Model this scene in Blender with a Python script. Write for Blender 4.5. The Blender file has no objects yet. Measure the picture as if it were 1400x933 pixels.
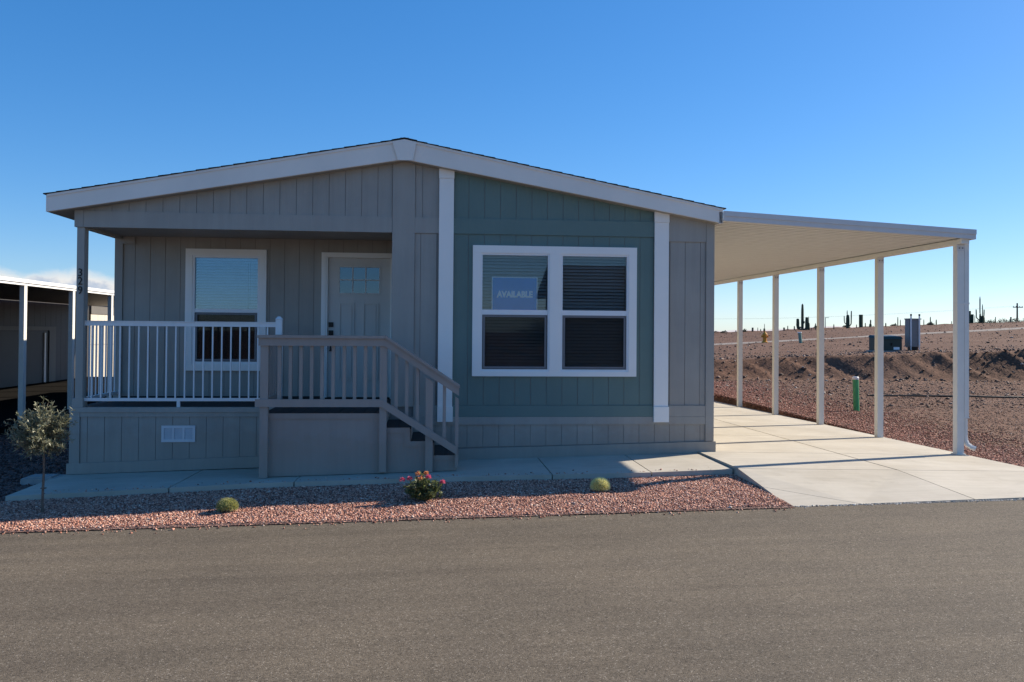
import bpy, bmesh, math, random
import numpy as np
from mathutils import Vector, Matrix

random.seed(7)
RNG = np.random.default_rng(11)
sc = bpy.context.scene
COL = sc.collection
R = math.radians

# ------------------------------------------------------------------ camera
def cam_matrix(yaw, pitch, roll, pos):
    cy, sy = math.cos(yaw), math.sin(yaw)
    Ry = np.array([[cy, -sy, 0], [sy, cy, 0], [0, 0, 1]])
    B = np.array([[1, 0, 0], [0, 0, -1], [0, 1, 0]], float)
    cp, sp = math.cos(pitch), math.sin(pitch)
    Rp = np.array([[1, 0, 0], [0, cp, sp], [0, -sp, cp]])
    cr, sr = math.cos(roll), math.sin(roll)
    Rr = np.array([[cr, -sr, 0], [sr, cr, 0], [0, 0, 1]])
    M = Rr @ Rp @ B @ Ry
    m = Matrix.Identity(4)
    for i in range(3):
        m[i][0] = M[0][i]
        m[i][1] = -M[1][i]
        m[i][2] = -M[2][i]
        m[i][3] = pos[i]
    return m

cd = bpy.data.cameras.new('camera')
cd.sensor_width = 36.0
cd.sensor_fit = 'HORIZONTAL'
cd.lens = 36.0 * 1190 / 1400
cd.shift_y = -28.0 / 1400
cd.clip_start = 0.1
cd.clip_end = 20000
cam = bpy.data.objects.new('camera', cd)
COL.objects.link(cam)
cam.matrix_world = cam_matrix(0.0907, 0.0133, 0.0077, (0, -11.1365, 1.6))
sc.camera = cam

# ------------------------------------------------------------------ light
SUN_EL = R(28.7)
SUN_AZ = math.atan2(0.9315, 0.3638)          # measured from +Y towards +X
sun_dir = Vector((math.sin(SUN_AZ) * math.cos(SUN_EL), math.cos(SUN_AZ) * math.cos(SUN_EL), math.sin(SUN_EL)))
sd = bpy.data.lights.new('sun', 'SUN')
sd.energy = 4.5
sd.angle = R(0.53)
sd.color = (1.0, 0.89, 0.74)
sun = bpy.data.objects.new('sun', sd)
COL.objects.link(sun)
sun.location = sun_dir * 60
sun.rotation_euler = (-sun_dir).to_track_quat('-Z', 'Y').to_euler()

world = bpy.data.worlds.new('World')
sc.world = world
world.use_nodes = True
wt = world.node_tree
wt.nodes.clear()
def wn(t, **k):
    n = wt.nodes.new(t)
    for a, b in k.items():
        setattr(n, a, b)
    return n
def wmath(op, a, b=None, c=None):
    n = wn('ShaderNodeMath', operation=op)
    for i, v in enumerate((a, b, c)):
        if v is None:
            continue
        if isinstance(v, (int, float)):
            n.inputs[i].default_value = v
        else:
            wt.links.new(v, n.inputs[i])
    return n.outputs[0]
def wrange(v, a, b, lo=0.0, hi=1.0):
    n = wn('ShaderNodeMapRange', interpolation_type='SMOOTHSTEP')
    wt.links.new(v, n.inputs[0])
    n.inputs[1].default_value, n.inputs[2].default_value, n.inputs[3].default_value, n.inputs[4].default_value = a, b, lo, hi
    return n.outputs[0]
sky = wn('ShaderNodeTexSky', sky_type='NISHITA')
sky.sun_disc = False
sky.sun_elevation = SUN_EL
sky.sun_rotation = SUN_AZ
sky.altitude = 500
sky.air_density = 0.9
sky.dust_density = 0.4
sky.ozone_density = 7.0
hsv = wn('ShaderNodeHueSaturation')
hsv.inputs['Saturation'].default_value = 1.36
hsv.inputs['Value'].default_value = 1.0
hsv.inputs['Hue'].default_value = 0.506
gam = wn('ShaderNodeGamma')
gam.inputs['Gamma'].default_value = 0.70
wt.links.new(sky.outputs[0], gam.inputs['Color'])
wt.links.new(gam.outputs[0], hsv.inputs['Color'])
bg = wn('ShaderNodeBackground')
bg.inputs['Strength'].default_value = 0.142
wt.links.new(hsv.outputs[0], bg.inputs['Color'])
# a low bank of cumulus far off to the left
tc = wn('ShaderNodeTexCoord')
sx = wn('ShaderNodeSeparateXYZ')
wt.links.new(tc.outputs['Generated'], sx.inputs[0])
el = wmath('ARCSINE', sx.outputs[2])
az = wmath('ARCTAN2', sx.outputs[0], sx.outputs[1])
nz = wn('ShaderNodeTexNoise')
nz.inputs['Scale'].default_value = 34
nz.inputs['Detail'].default_value = 7
nz.inputs['Roughness'].default_value = 0.6
cmb = wn('ShaderNodeCombineXYZ')
wt.links.new(az, cmb.inputs[0])
wt.links.new(wmath('MULTIPLY', el, 1.6), cmb.inputs[1])
wt.links.new(cmb.outputs[0], nz.inputs['Vector'])
nlo = wn('ShaderNodeTexNoise')
nlo.inputs['Scale'].default_value = 13
nlo.inputs['Detail'].default_value = 3
cmb2 = wn('ShaderNodeCombineXYZ')
wt.links.new(az, cmb2.inputs[0])
wt.links.new(cmb2.outputs[0], nlo.inputs['Vector'])
top = wmath('MULTIPLY_ADD', nlo.outputs[0], 0.030, 0.047)
top = wmath('MULTIPLY_ADD', nz.outputs[0], 0.022, wmath('SUBTRACT', top, 0.0105))
azfade = wrange(az, -0.30, -0.42, 0.0, 1.0)
azfade2 = wrange(az, -1.6, -1.2, 0.0, 1.0)
top = wmath('MULTIPLY', top, wmath('ADD', wmath('MULTIPLY', azfade, 0.12), 0.88))
diff = wmath('SUBTRACT', top, el)
cmask = wmath('MULTIPLY', wmath('MULTIPLY', wrange(diff, -0.002, 0.012), wrange(az, -0.12, -0.25, 0.0, 1.0)), azfade2)
crisp = wrange(wmath('ADD', diff, wmath('MULTIPLY', wmath('SUBTRACT', nz.outputs[0], 0.5), 0.05)), 0.004, 0.024, 1.0, 0.0)
ccol = wn('ShaderNodeMixRGB')
ccol.inputs[1].default_value = (0.50, 0.60, 0.76, 1)
ccol.inputs[2].default_value = (0.98, 0.96, 0.93, 1)
wt.links.new(crisp, ccol.inputs[0])
bgc = wn('ShaderNodeBackground')
bgc.inputs['Strength'].default_value = 0.50
wt.links.new(ccol.outputs[0], bgc.inputs['Color'])
wmix = wn('ShaderNodeMixShader')
wt.links.new(cmask, wmix.inputs[0])
wt.links.new(bg.outputs[0], wmix.inputs[1])
wt.links.new(bgc.outputs[0], wmix.inputs[2])
wo = wn('ShaderNodeOutputWorld')
wt.links.new(wmix.outputs[0], wo.inputs[0])

sc.view_settings.view_transform = 'Standard'
sc.view_settings.look = 'None'
sc.view_settings.exposure = 0.9
sc.view_settings.gamma = 1.0
sc.view_settings.use_curve_mapping = False
sc.render.engine = 'CYCLES'
sc.cycles.max_bounces = 8
sc.cycles.use_denoising = True

# ------------------------------------------------------------------ materials
def new_mat(name):
    m = bpy.data.materials.new(name)
    m.use_nodes = True
    nt = m.node_tree
    b = nt.nodes['Principled BSDF']
    return m, nt, b
def coords(nt, scale=(1, 1, 1), rot=(0, 0, 0)):
    g = nt.nodes.new('ShaderNodeNewGeometry')
    mp = nt.nodes.new('ShaderNodeMapping')
    mp.inputs['Scale'].default_value = scale
    mp.inputs['Rotation'].default_value = rot
    nt.links.new(g.outputs['Position'], mp.inputs['Vector'])
    return mp.outputs[0]
def noise(nt, vec, scale, detail=4, rough=0.55):
    n = nt.nodes.new('ShaderNodeTexNoise')
    n.inputs['Scale'].default_value = scale
    n.inputs['Detail'].default_value = detail
    n.inputs['Roughness'].default_value = rough
    nt.links.new(vec, n.inputs['Vector'])
    return n.outputs[0]
def ramp(nt, fac, stops):
    n = nt.nodes.new('ShaderNodeValToRGB')
    cr = n.color_ramp
    while len(cr.elements) < len(stops):
        cr.elements.new(0.5)
    for e, (p, c) in zip(cr.elements, stops):
        e.position = p
        e.color = (*c, 1) if len(c) == 3 else c
    nt.links.new(fac, n.inputs[0])
    return n.outputs[0]
def mixc(nt, fac, a, b, mode='MIX'):
    n = nt.nodes.new('ShaderNodeMixRGB')
    n.blend_type = mode
    for i, v in enumerate((fac, a, b)):
        if isinstance(v, (int, float)):
            n.inputs[i].default_value = v if i == 0 else (v, v, v, 1)
        elif isinstance(v, tuple):
            n.inputs[i].default_value = (*v, 1)
        else:
            nt.links.new(v, n.inputs[i])
    return n.outputs[0]
def mathn(nt, op, a, b):
    n = nt.nodes.new('ShaderNodeMath')
    n.operation = op
    for i, v in enumerate((a, b)):
        if isinstance(v, (int, float)):
            n.inputs[i].default_value = v
        else:
            nt.links.new(v, n.inputs[i])
    return n.outputs[0]
def bump(nt, b, h, strength, dist=0.01):
    n = nt.nodes.new('ShaderNodeBump')
    n.inputs['Strength'].default_value = strength
    n.inputs['Distance'].default_value = dist
    nt.links.new(h, n.inputs['Height'])
    nt.links.new(n.outputs[0], b.inputs['Normal'])
    return n
def scalec(c, k):
    return tuple(min(1, v * k) for v in c)

def paint(name, c, rough=0.55, grain=True, var=0.08, gscale=(55, 55, 5), dust=False):
    m, nt, b = new_mat(name)
    v = coords(nt)
    f = noise(nt, v, 1.7, 5)
    g = nt.nodes.new('ShaderNodeNewGeometry')
    base = ramp(nt, f, [(0.3, scalec(c, 1 - var)), (0.7, scalec(c, 1 + var))])
    rnd = ramp(nt, g.outputs['Random Per Island'], [(0, (0.955,) * 3), (1, (1.03,) * 3)])
    base = mixc(nt, 1.0, base, rnd, 'MULTIPLY')
    if dust:
        sz = nt.nodes.new('ShaderNodeSeparateXYZ')
        nt.links.new(v, sz.inputs[0])
        f2 = noise(nt, coords(nt, (7, 7, 9)), 1.0, 5, 0.65)
        hgt = mathn(nt, 'ADD', sz.outputs[2], mathn(nt, 'MULTIPLY', f2, -0.55))
        msk = ramp(nt, hgt, [(0.0, (0.34,) * 3), (0.16, (0.0,) * 3)])
        base = mixc(nt, msk, base, (0.30, 0.235, 0.18))
        st = noise(nt, coords(nt, (9, 9, 0.7)), 1.0, 5, 0.6)
        base = mixc(nt, 1.0, base, ramp(nt, st, [(0.35, (0.95,) * 3), (0.65, (1.03,) * 3)]), 'MULTIPLY')
    nt.links.new(base, b.inputs['Base Color'])
    b.inputs['Roughness'].default_value = rough
    b.inputs['Specular IOR Level'].default_value = 0.35
    if grain:
        h = noise(nt, coords(nt, gscale), 1.0, 4, 0.6)
        bump(nt, b, h, 0.35, 0.004)
    return m
def simple(name, c, rough=0.5, metal=0.0, var=0.06, nscale=8.0, spec=0.4):
    m, nt, b = new_mat(name)
    f = noise(nt, coords(nt), nscale, 4)
    nt.links.new(ramp(nt, f, [(0.3, scalec(c, 1 - var)), (0.7, scalec(c, 1 + var))]), b.inputs['Base Color'])
    b.inputs['Roughness'].default_value = rough
    b.inputs['Metallic'].default_value = metal
    b.inputs['Specular IOR Level'].default_value = spec
    return m
M = {}
M['grey'] = paint('greige siding paint', (0.358, 0.337, 0.298), dust=True)
M['greytrim'] = paint('greige trim paint', (0.368, 0.346, 0.306), dust=True, var=0.05)
M['green'] = paint('teal siding paint', (0.142, 0.212, 0.192), var=0.07)
M['greentrim'] = paint('teal trim paint', (0.145, 0.216, 0.196), var=0.05)
M['white'] = paint('white trim paint', (0.92, 0.89, 0.83), var=0.02)
M['fascia'] = paint('pale grey fascia paint', (0.86, 0.80, 0.72), var=0.04, gscale=(5, 55, 55))
M['vinyl'] = simple('white vinyl', (0.86, 0.85, 0.84), 0.35, var=0.02)
M['backing'] = paint('groove shadow paint', (0.24, 0.225, 0.205), var=0.03)
M['steps'] = paint('greige step paint', (0.330, 0.295, 0.265), dust=True, var=0.05)
M['whitemetal'] = simple('white powder coated metal', (0.76, 0.76, 0.75), 0.35, var=0.03)
M['deck'] = paint('dark composite decking', (0.030, 0.027, 0.026), rough=0.7, gscale=(60, 4, 60))
M['door'] = paint('painted door skin', (0.64, 0.61, 0.56), var=0.03, rough=0.45)
M['black'] = simple('black hardware', (0.012, 0.012, 0.013), 0.4, 0.3)
M['shingle'] = simple('dark asphalt shingle', (0.030, 0.028, 0.028), 0.9, var=0.5, nscale=60)
M['interior'] = simple('interior wallboard', (0.42, 0.40, 0.37), 0.9)
M['blind'] = simple('pale grey blind slat', (0.40, 0.40, 0.40), 0.5, var=0.02)
M['blindwhite'] = simple('white blind slat', (0.85, 0.85, 0.84), 0.5, var=0.02)
M['almond'] = simple('almond painted steel', (0.74, 0.72, 0.66), 0.45, var=0.03)
M['pan'] = simple('almond roof pan underside', (0.65, 0.65, 0.635), 0.5, var=0.03)
M['carfascia'] = simple('white painted aluminium fascia', (0.63, 0.62, 0.61), 0.4, var=0.03)
M['signblue'] = simple('blue sign print', (0.006, 0.26, 0.72), 0.4, var=0.05)
M['signwhite'] = simple('pale sign print', (0.88, 0.90, 0.90), 0.4, var=0.02)
M['signletter'] = simple('white sign lettering', (0.95, 0.95, 0.95), 0.5, var=0.01)
M['screenframe'] = simple('grey screen frame', (0.19, 0.19, 0.20), 0.5)
M['galv'] = simple('painted vent metal', (0.62, 0.63, 0.64), 0.45, var=0.05)
M['ventdark'] = simple('vent louvre metal', (0.60, 0.61, 0.63), 0.5, var=0.05)
M['cabgreen'] = simple('dark green cabinet paint', (0.022, 0.042, 0.034), 0.45)
M['cabgrey'] = simple('grey cabinet paint', (0.235, 0.235, 0.225), 0.5)
M['yellow'] = simple('yellow hydrant paint', (0.62, 0.27, 0.02), 0.45, var=0.1)
M['pipegreen'] = simple('green sewer pipe', (0.04, 0.30, 0.12), 0.35, var=0.08)
M['pipepale'] = simple('pale green pipe', (0.15, 0.27, 0.22), 0.5)
M['blackpoly'] = simple('black polyethylene', (0.012, 0.012, 0.012), 0.5)
M['cactus'] = simple('saguaro skin', (0.040, 0.062, 0.034), 0.8, var=0.3, nscale=3)
M['deadcactus'] = simple('dried saguaro skin', (0.075, 0.072, 0.055), 0.9, var=0.3, nscale=3)
M['polewood'] = simple('weathered pole wood', (0.10, 0.08, 0.065), 0.9, var=0.2)
M['bark'] = simple('grey brown bark', (0.14, 0.115, 0.09), 0.9, var=0.3, nscale=40)
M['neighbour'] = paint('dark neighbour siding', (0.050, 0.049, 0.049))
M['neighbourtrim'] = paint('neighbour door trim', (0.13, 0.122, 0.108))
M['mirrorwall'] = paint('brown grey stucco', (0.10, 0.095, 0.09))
M['darkslab'] = simple('shade dark carport floor', (0.018, 0.017, 0.016), 1.0, var=0.3, nscale=20, spec=0.05)  # shade under the carport put into the colour, hiding a sunlit strip
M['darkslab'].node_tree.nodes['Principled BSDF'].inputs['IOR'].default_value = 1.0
M['cream'] = paint('cream siding', (0.56, 0.51, 0.42), var=0.05)
M['padconc'] = simple('precast concrete', (0.32, 0.31, 0.29), 0.9, var=0.12, nscale=14)

def foliage(name, c1, c2, rough=0.5, trans=0.0):
    m, nt, b = new_mat(name)
    g = nt.nodes.new('ShaderNodeNewGeometry')
    nt.links.new(ramp(nt, g.outputs['Random Per Island'], [(0, c1), (1, c2)]), b.inputs['Base Color'])
    b.inputs['Roughness'].default_value = rough
    if trans:
        tr = nt.nodes.new('ShaderNodeBsdfTranslucent')
        nt.links.new(ramp(nt, g.outputs['Random Per Island'], [(0, scalec(c1, 1.2)), (1, scalec(c2, 1.2))]), tr.inputs['Color'])
        mx = nt.nodes.new('ShaderNodeMixShader')
        mx.inputs[0].default_value = trans
        nt.links.new(b.outputs[0], mx.inputs[1])
        nt.links.new(tr.outputs[0], mx.inputs[2])
        nt.links.new(mx.outputs[0], nt.nodes['Material Output'].inputs[0])
    return m
M['olive'] = foliage('olive leaves', (0.095, 0.105, 0.055), (0.36, 0.355, 0.235), 0.4, 0.25)
M['lantana'] = foliage('lantana leaves', (0.035, 0.065, 0.024), (0.22, 0.25, 0.10), 0.4, 0.35)
M['petalpink'] = foliage('pink petals', (0.55, 0.07, 0.16), (0.75, 0.20, 0.30), 0.5, 0.3)
M['petalpeach'] = foliage('peach petals', (0.62, 0.22, 0.10), (0.72, 0.38, 0.18), 0.5, 0.3)
M['spine'] = foliage('golden spines', (0.74, 0.70, 0.26), (0.95, 0.91, 0.55), 0.5, 0.3)
M['spinegreen'] = foliage('grey green spines', (0.26, 0.27, 0.09), (0.46, 0.46, 0.20), 0.5, 0.2)
M['barrel'] = simple('barrel cactus skin', (0.36, 0.34, 0.09), 0.7, var=0.2, nscale=30)
M['brush'] = foliage('desert brush leaves', (0.040, 0.052, 0.026), (0.10, 0.11, 0.06), 0.7, 0.1)

def stone_mat(name, stops, rough=0.85):
    m, nt, b = new_mat(name)
    g = nt.nodes.new('ShaderNodeNewGeometry')
    c = ramp(nt, g.outputs['Random Per Island'], stops)
    f = noise(nt, coords(nt), 60, 3)
    c = mixc(nt, 1.0, c, ramp(nt, f, [(0.3, (0.82,) * 3), (0.7, (1.12,) * 3)]), 'MULTIPLY')
    nt.links.new(c, b.inputs['Base Color'])
    b.inputs['Roughness'].default_value = rough
    return m
M['gravelstone'] = stone_mat('pink crushed granite', [(0.0, (0.12, 0.040, 0.028)), (0.3, (0.38, 0.165, 0.110)), (0.6, (0.58, 0.290, 0.200)), (0.88, (0.70, 0.42, 0.305)), (1.0, (0.78, 0.63, 0.51))])
M['redrock'] = stone_mat('red lava rock', [(0.0, (0.10, 0.036, 0.027)), (0.4, (0.22, 0.082, 0.058)), (0.75, (0.33, 0.135, 0.096)), (0.95, (0.36, 0.19, 0.14)), (1.0, (0.48, 0.38, 0.32))])
M['lotstone'] = stone_mat('brown lot stones', [(0.0, (0.085, 0.044, 0.030)), (0.5, (0.165, 0.088, 0.060)), (0.9, (0.23, 0.14, 0.10)), (1.0, (0.42, 0.34, 0.28))])
M['crumb'] = stone_mat('concrete crumbs', [(0.0, (0.30, 0.27, 0.23)), (1.0, (0.72, 0.69, 0.62))])
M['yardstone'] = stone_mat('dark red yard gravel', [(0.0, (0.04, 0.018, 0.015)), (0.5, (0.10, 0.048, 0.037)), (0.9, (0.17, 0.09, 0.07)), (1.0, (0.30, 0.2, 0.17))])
M['dirtclod'] = stone_mat('dirt clods and stones', [(0.0, (0.05, 0.032, 0.026)), (0.5, (0.12, 0.078, 0.060)), (0.86, (0.19, 0.125, 0.098)), (0.95, (0.26, 0.19, 0.155)), (1.0, (0.46, 0.42, 0.37))])

def gravel_base():
    m, nt, b = new_mat('gravel bed base')
    v = coords(nt)
    vo = nt.nodes.new('ShaderNodeTexVoronoi')
    vo.inputs['Scale'].default_value = 38
    nt.links.new(v, vo.inputs['Vector'])
    sep = nt.nodes.new('ShaderNodeSeparateColor')
    nt.links.new(vo.outputs['Color'], sep.inputs[0])
    c = ramp(nt, sep.outputs[0], [(0, (0.06, 0.030, 0.025)), (0.5, (0.13, 0.068, 0.054)), (1, (0.24, 0.14, 0.11))])
    nt.links.new(c, b.inputs['Base Color'])
    b.inputs['Roughness'].default_value = 0.95
    bump(nt, b, vo.outputs['Distance'], 0.8, 0.02)
    return m
M['gravelbase'] = gravel_base()
M['bounceyard'] = simple('pale bounce yard ground', (0.30, 0.235, 0.175), 0.95, var=0.2, nscale=30)

def asphalt():
    m, nt, b = new_mat('worn asphalt')
    v = coords(nt)
    vo = nt.nodes.new('ShaderNodeTexVoronoi')
    vo.inputs['Scale'].default_value = 165
    nt.links.new(v, vo.inputs['Vector'])
    sep = nt.nodes.new('ShaderNodeSeparateColor')
    nt.links.new(vo.outputs['Color'], sep.inputs[0])
    chip = ramp(nt, sep.outputs[0], [(0.0, (0.048, 0.039, 0.028)), (0.2, (0.112, 0.092, 0.066)), (0.8, (0.156, 0.128, 0.094)), (0.96, (0.200, 0.168, 0.127)), (1.0, (0.36, 0.32, 0.26))])
    n2 = noise(nt, v, 24, 6, 0.7)
    c = mixc(nt, 1.0, chip, ramp(nt, n2, [(0.25, (0.80,) * 3), (0.75, (1.18,) * 3)]), 'MULTIPLY')
    n5 = noise(nt, coords(nt, (0.06, 0.75, 1), (0, 0, 0.03)), 1.0, 2, 0.5)     # wheel lanes
    c = mixc(nt, 1.0, c, ramp(nt, n5, [(0.36, (0.92, 0.92, 0.93)), (0.64, (1.06, 1.055, 1.045))]), 'MULTIPLY')
    n3 = noise(nt, coords(nt, (0.22, 3.2, 1)), 1.3, 6, 0.66)     # roller streaks along the street
    c = mixc(nt, 1.0, c, ramp(nt, n3, [(0.32, (0.88, 0.875, 0.87)), (0.5, (1.0,) * 3), (0.74, (1.17, 1.16, 1.14))]), 'MULTIPLY')
    n4 = noise(nt, v, 0.9, 4, 0.6)
    c = mixc(nt, 1.0, c, ramp(nt, n4, [(0.3, (0.90, 0.90, 0.90)), (0.7, (1.09, 1.08, 1.06))]), 'MULTIPLY')
    nt.links.new(c, b.inputs['Base Color'])
    b.inputs['Roughness'].default_value = 0.9
    b.inputs['Specular IOR Level'].default_value = 0.25
    h = mathn(nt, 'ADD', mathn(nt, 'MULTIPLY', vo.outputs['Distance'], -1.0), n2)
    bump(nt, b, h, 0.4, 0.005)
    return m
M['asphalt'] = asphalt()

def concrete():
    m, nt, b = new_mat('broom finished concrete')
    v = coords(nt)
    n1 = noise(nt, v, 1.6, 6, 0.65)
    c = ramp(nt, n1, [(0.25, (0.44, 0.400, 0.325)), (0.55, (0.50, 0.458, 0.376)), (0.8, (0.55, 0.506, 0.422))])
    n2 = noise(nt, coords(nt, (1.2, 14, 1)), 1.0, 5, 0.6)
    c = mixc(nt, 1.0, c, ramp(nt, n2, [(0.3, (0.93,) * 3), (0.7, (1.05,) * 3)]), 'MULTIPLY')
    n4 = noise(nt, v, 0.7, 3, 0.6)
    c = mixc(nt, 1.0, c, ramp(nt, n4, [(0.38, (0.90, 0.885, 0.86)), (0.55, (1.0,) * 3)]), 'MULTIPLY')
    n6 = noise(nt, coords(nt, (1, 1, 1)), 3.1, 7, 0.72)
    c = mixc(nt, 1.0, c, ramp(nt, n6, [(0.30, (0.86, 0.85, 0.83)), (0.42, (1.0,) * 3)]), 'MULTIPLY')
    g = nt.nodes.new('ShaderNodeNewGeometry')
    c = mixc(nt, 1.0, c, ramp(nt, g.outputs['Random Per Island'], [(0, (0.95,) * 3), (1, (1.04,) * 3)]), 'MULTIPLY')
    nt.links.new(c, b.inputs['Base Color'])
    b.inputs['Roughness'].default_value = 0.85
    n3 = noise(nt, coords(nt, (6, 160, 6)), 1.0, 3, 0.6)
    bump(nt, b, n3, 0.25, 0.003)
    return m
M['concrete'] = concrete()
M['jointfill'] = simple('joint grime', (0.075, 0.065, 0.055), 0.95, var=0.2)

def dirt():
    m, nt, b = new_mat('graded desert dirt')
    v = coords(nt)
    n1 = noise(nt, v, 0.35, 6, 0.6)
    c = ramp(nt, n1, [(0.25, (0.102, 0.052, 0.032)), (0.5, (0.140, 0.074, 0.047)), (0.75, (0.176, 0.102, 0.069))])
    n2 = noise(nt, v, 6.0, 8, 0.75)
    c = mixc(nt, 1.0, c, ramp(nt, n2, [(0.25, (0.70,) * 3), (0.5, (1.0,) * 3), (0.78, (1.32,) * 3)]), 'MULTIPLY')
    vo = nt.nodes.new('ShaderNodeTexVoronoi')
    vo.inputs['Scale'].default_value = 14
    nt.links.new(v, vo.inputs['Vector'])
    sep = nt.nodes.new('ShaderNodeSeparateColor')
    nt.links.new(vo.outputs['Color'], sep.inputs[0])
    c = mixc(nt, 1.0, c, ramp(nt, sep.outputs[1], [(0.0, (0.7,) * 3), (0.5, (1.0,) * 3), (1.0, (1.3,) * 3)]), 'MULTIPLY')
    nt.links.new(c, b.inputs['Base Color'])
    b.inputs['Roughness'].default_value = 0.95
    b.inputs['Specular IOR Level'].default_value = 0.15
    bump(nt, b, mathn(nt, 'ADD', n2, mathn(nt, 'MULTIPLY', vo.outputs['Distance'], -0.6)), 0.5, 0.03)
    return m
M['dirt'] = dirt()
def track():
    m, nt, b = new_mat('pale gravel track')
    v = coords(nt)
    n2 = noise(nt, v, 2.5, 7, 0.7)
    nt.links.new(ramp(nt, n2, [(0.25, (0.17, 0.135, 0.11)), (0.75, (0.31, 0.265, 0.225))]), b.inputs['Base Color'])
    b.inputs['Roughness'].default_value = 0.95
    bump(nt, b, n2, 0.5, 0.05)
    return m
M['track'] = track()

def glass(name, ior=1.85, tint=(0.80, 0.86, 0.87), gloss=(0.95, 0.97, 1)):
    m = bpy.data.materials.new(name)
    m.use_nodes = True
    nt = m.node_tree
    nt.nodes.clear()
    fr = nt.nodes.new('ShaderNodeFresnel')
    fr.inputs[0].default_value = ior
    tr = nt.nodes.new('ShaderNodeBsdfTransparent')
    tr.inputs[0].default_value = (*tint, 1)
    gl = nt.nodes.new('ShaderNodeBsdfGlossy')
    gl.inputs['Roughness'].default_value = 0.0
    gl.inputs['Color'].default_value = (*gloss, 1)
    nb = nt.nodes.new('ShaderNodeBump')
    nb.inputs['Strength'].default_value = 0.02
    nb.inputs['Distance'].default_value = 0.02
    nt.links.new(noise(nt, coords(nt), 1.6, 2), nb.inputs['Height'])
    nt.links.new(nb.outputs[0], gl.inputs['Normal'])
    mx = nt.nodes.new('ShaderNodeMixShader')
    nt.links.new(fr.outputs[0], mx.inputs[0])
    nt.links.new(tr.outputs[0], mx.inputs[1])
    nt.links.new(gl.outputs[0], mx.inputs[2])
    o = nt.nodes.new('ShaderNodeOutputMaterial')
    nt.links.new(mx.outputs[0], o.inputs[0])
    return m
M['glass'] = glass('window glass', 1.56, (0.88, 0.93, 0.95))
M['porchglass'] = glass('blue gloss porch window glass', 2.05, (0.80, 0.90, 0.96), (0.62, 0.82, 1.0))  # sky blue of the reflection put into the gloss colour
M['doorglass'] = glass('frosted door glass', 2.1, (0.35, 0.42, 0.47), (0.62, 0.82, 1.0))
def screen():
    m = bpy.data.materials.new('insect screen')
    m.use_nodes = True
    nt = m.node_tree
    b = nt.nodes['Principled BSDF']
    f = noise(nt, coords(nt), 5, 2)
    nt.links.new(ramp(nt, f, [(0.3, (0.004, 0.0045, 0.005)), (0.7, (0.007, 0.0075, 0.008))]), b.inputs['Base Color'])
    b.inputs['Roughness'].default_value = 0.8
    tr = nt.nodes.new('ShaderNodeBsdfTransparent')
    mx = nt.nodes.new('ShaderNodeMixShader')
    mx.inputs[0].default_value = 0.32
    nt.links.new(tr.outputs[0], mx.inputs[1])
    nt.links.new(b.outputs[0], mx.inputs[2])
    nt.links.new(mx.outputs[0], nt.nodes['Material Output'].inputs[0])
    return m
M['screen'] = screen()

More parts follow.
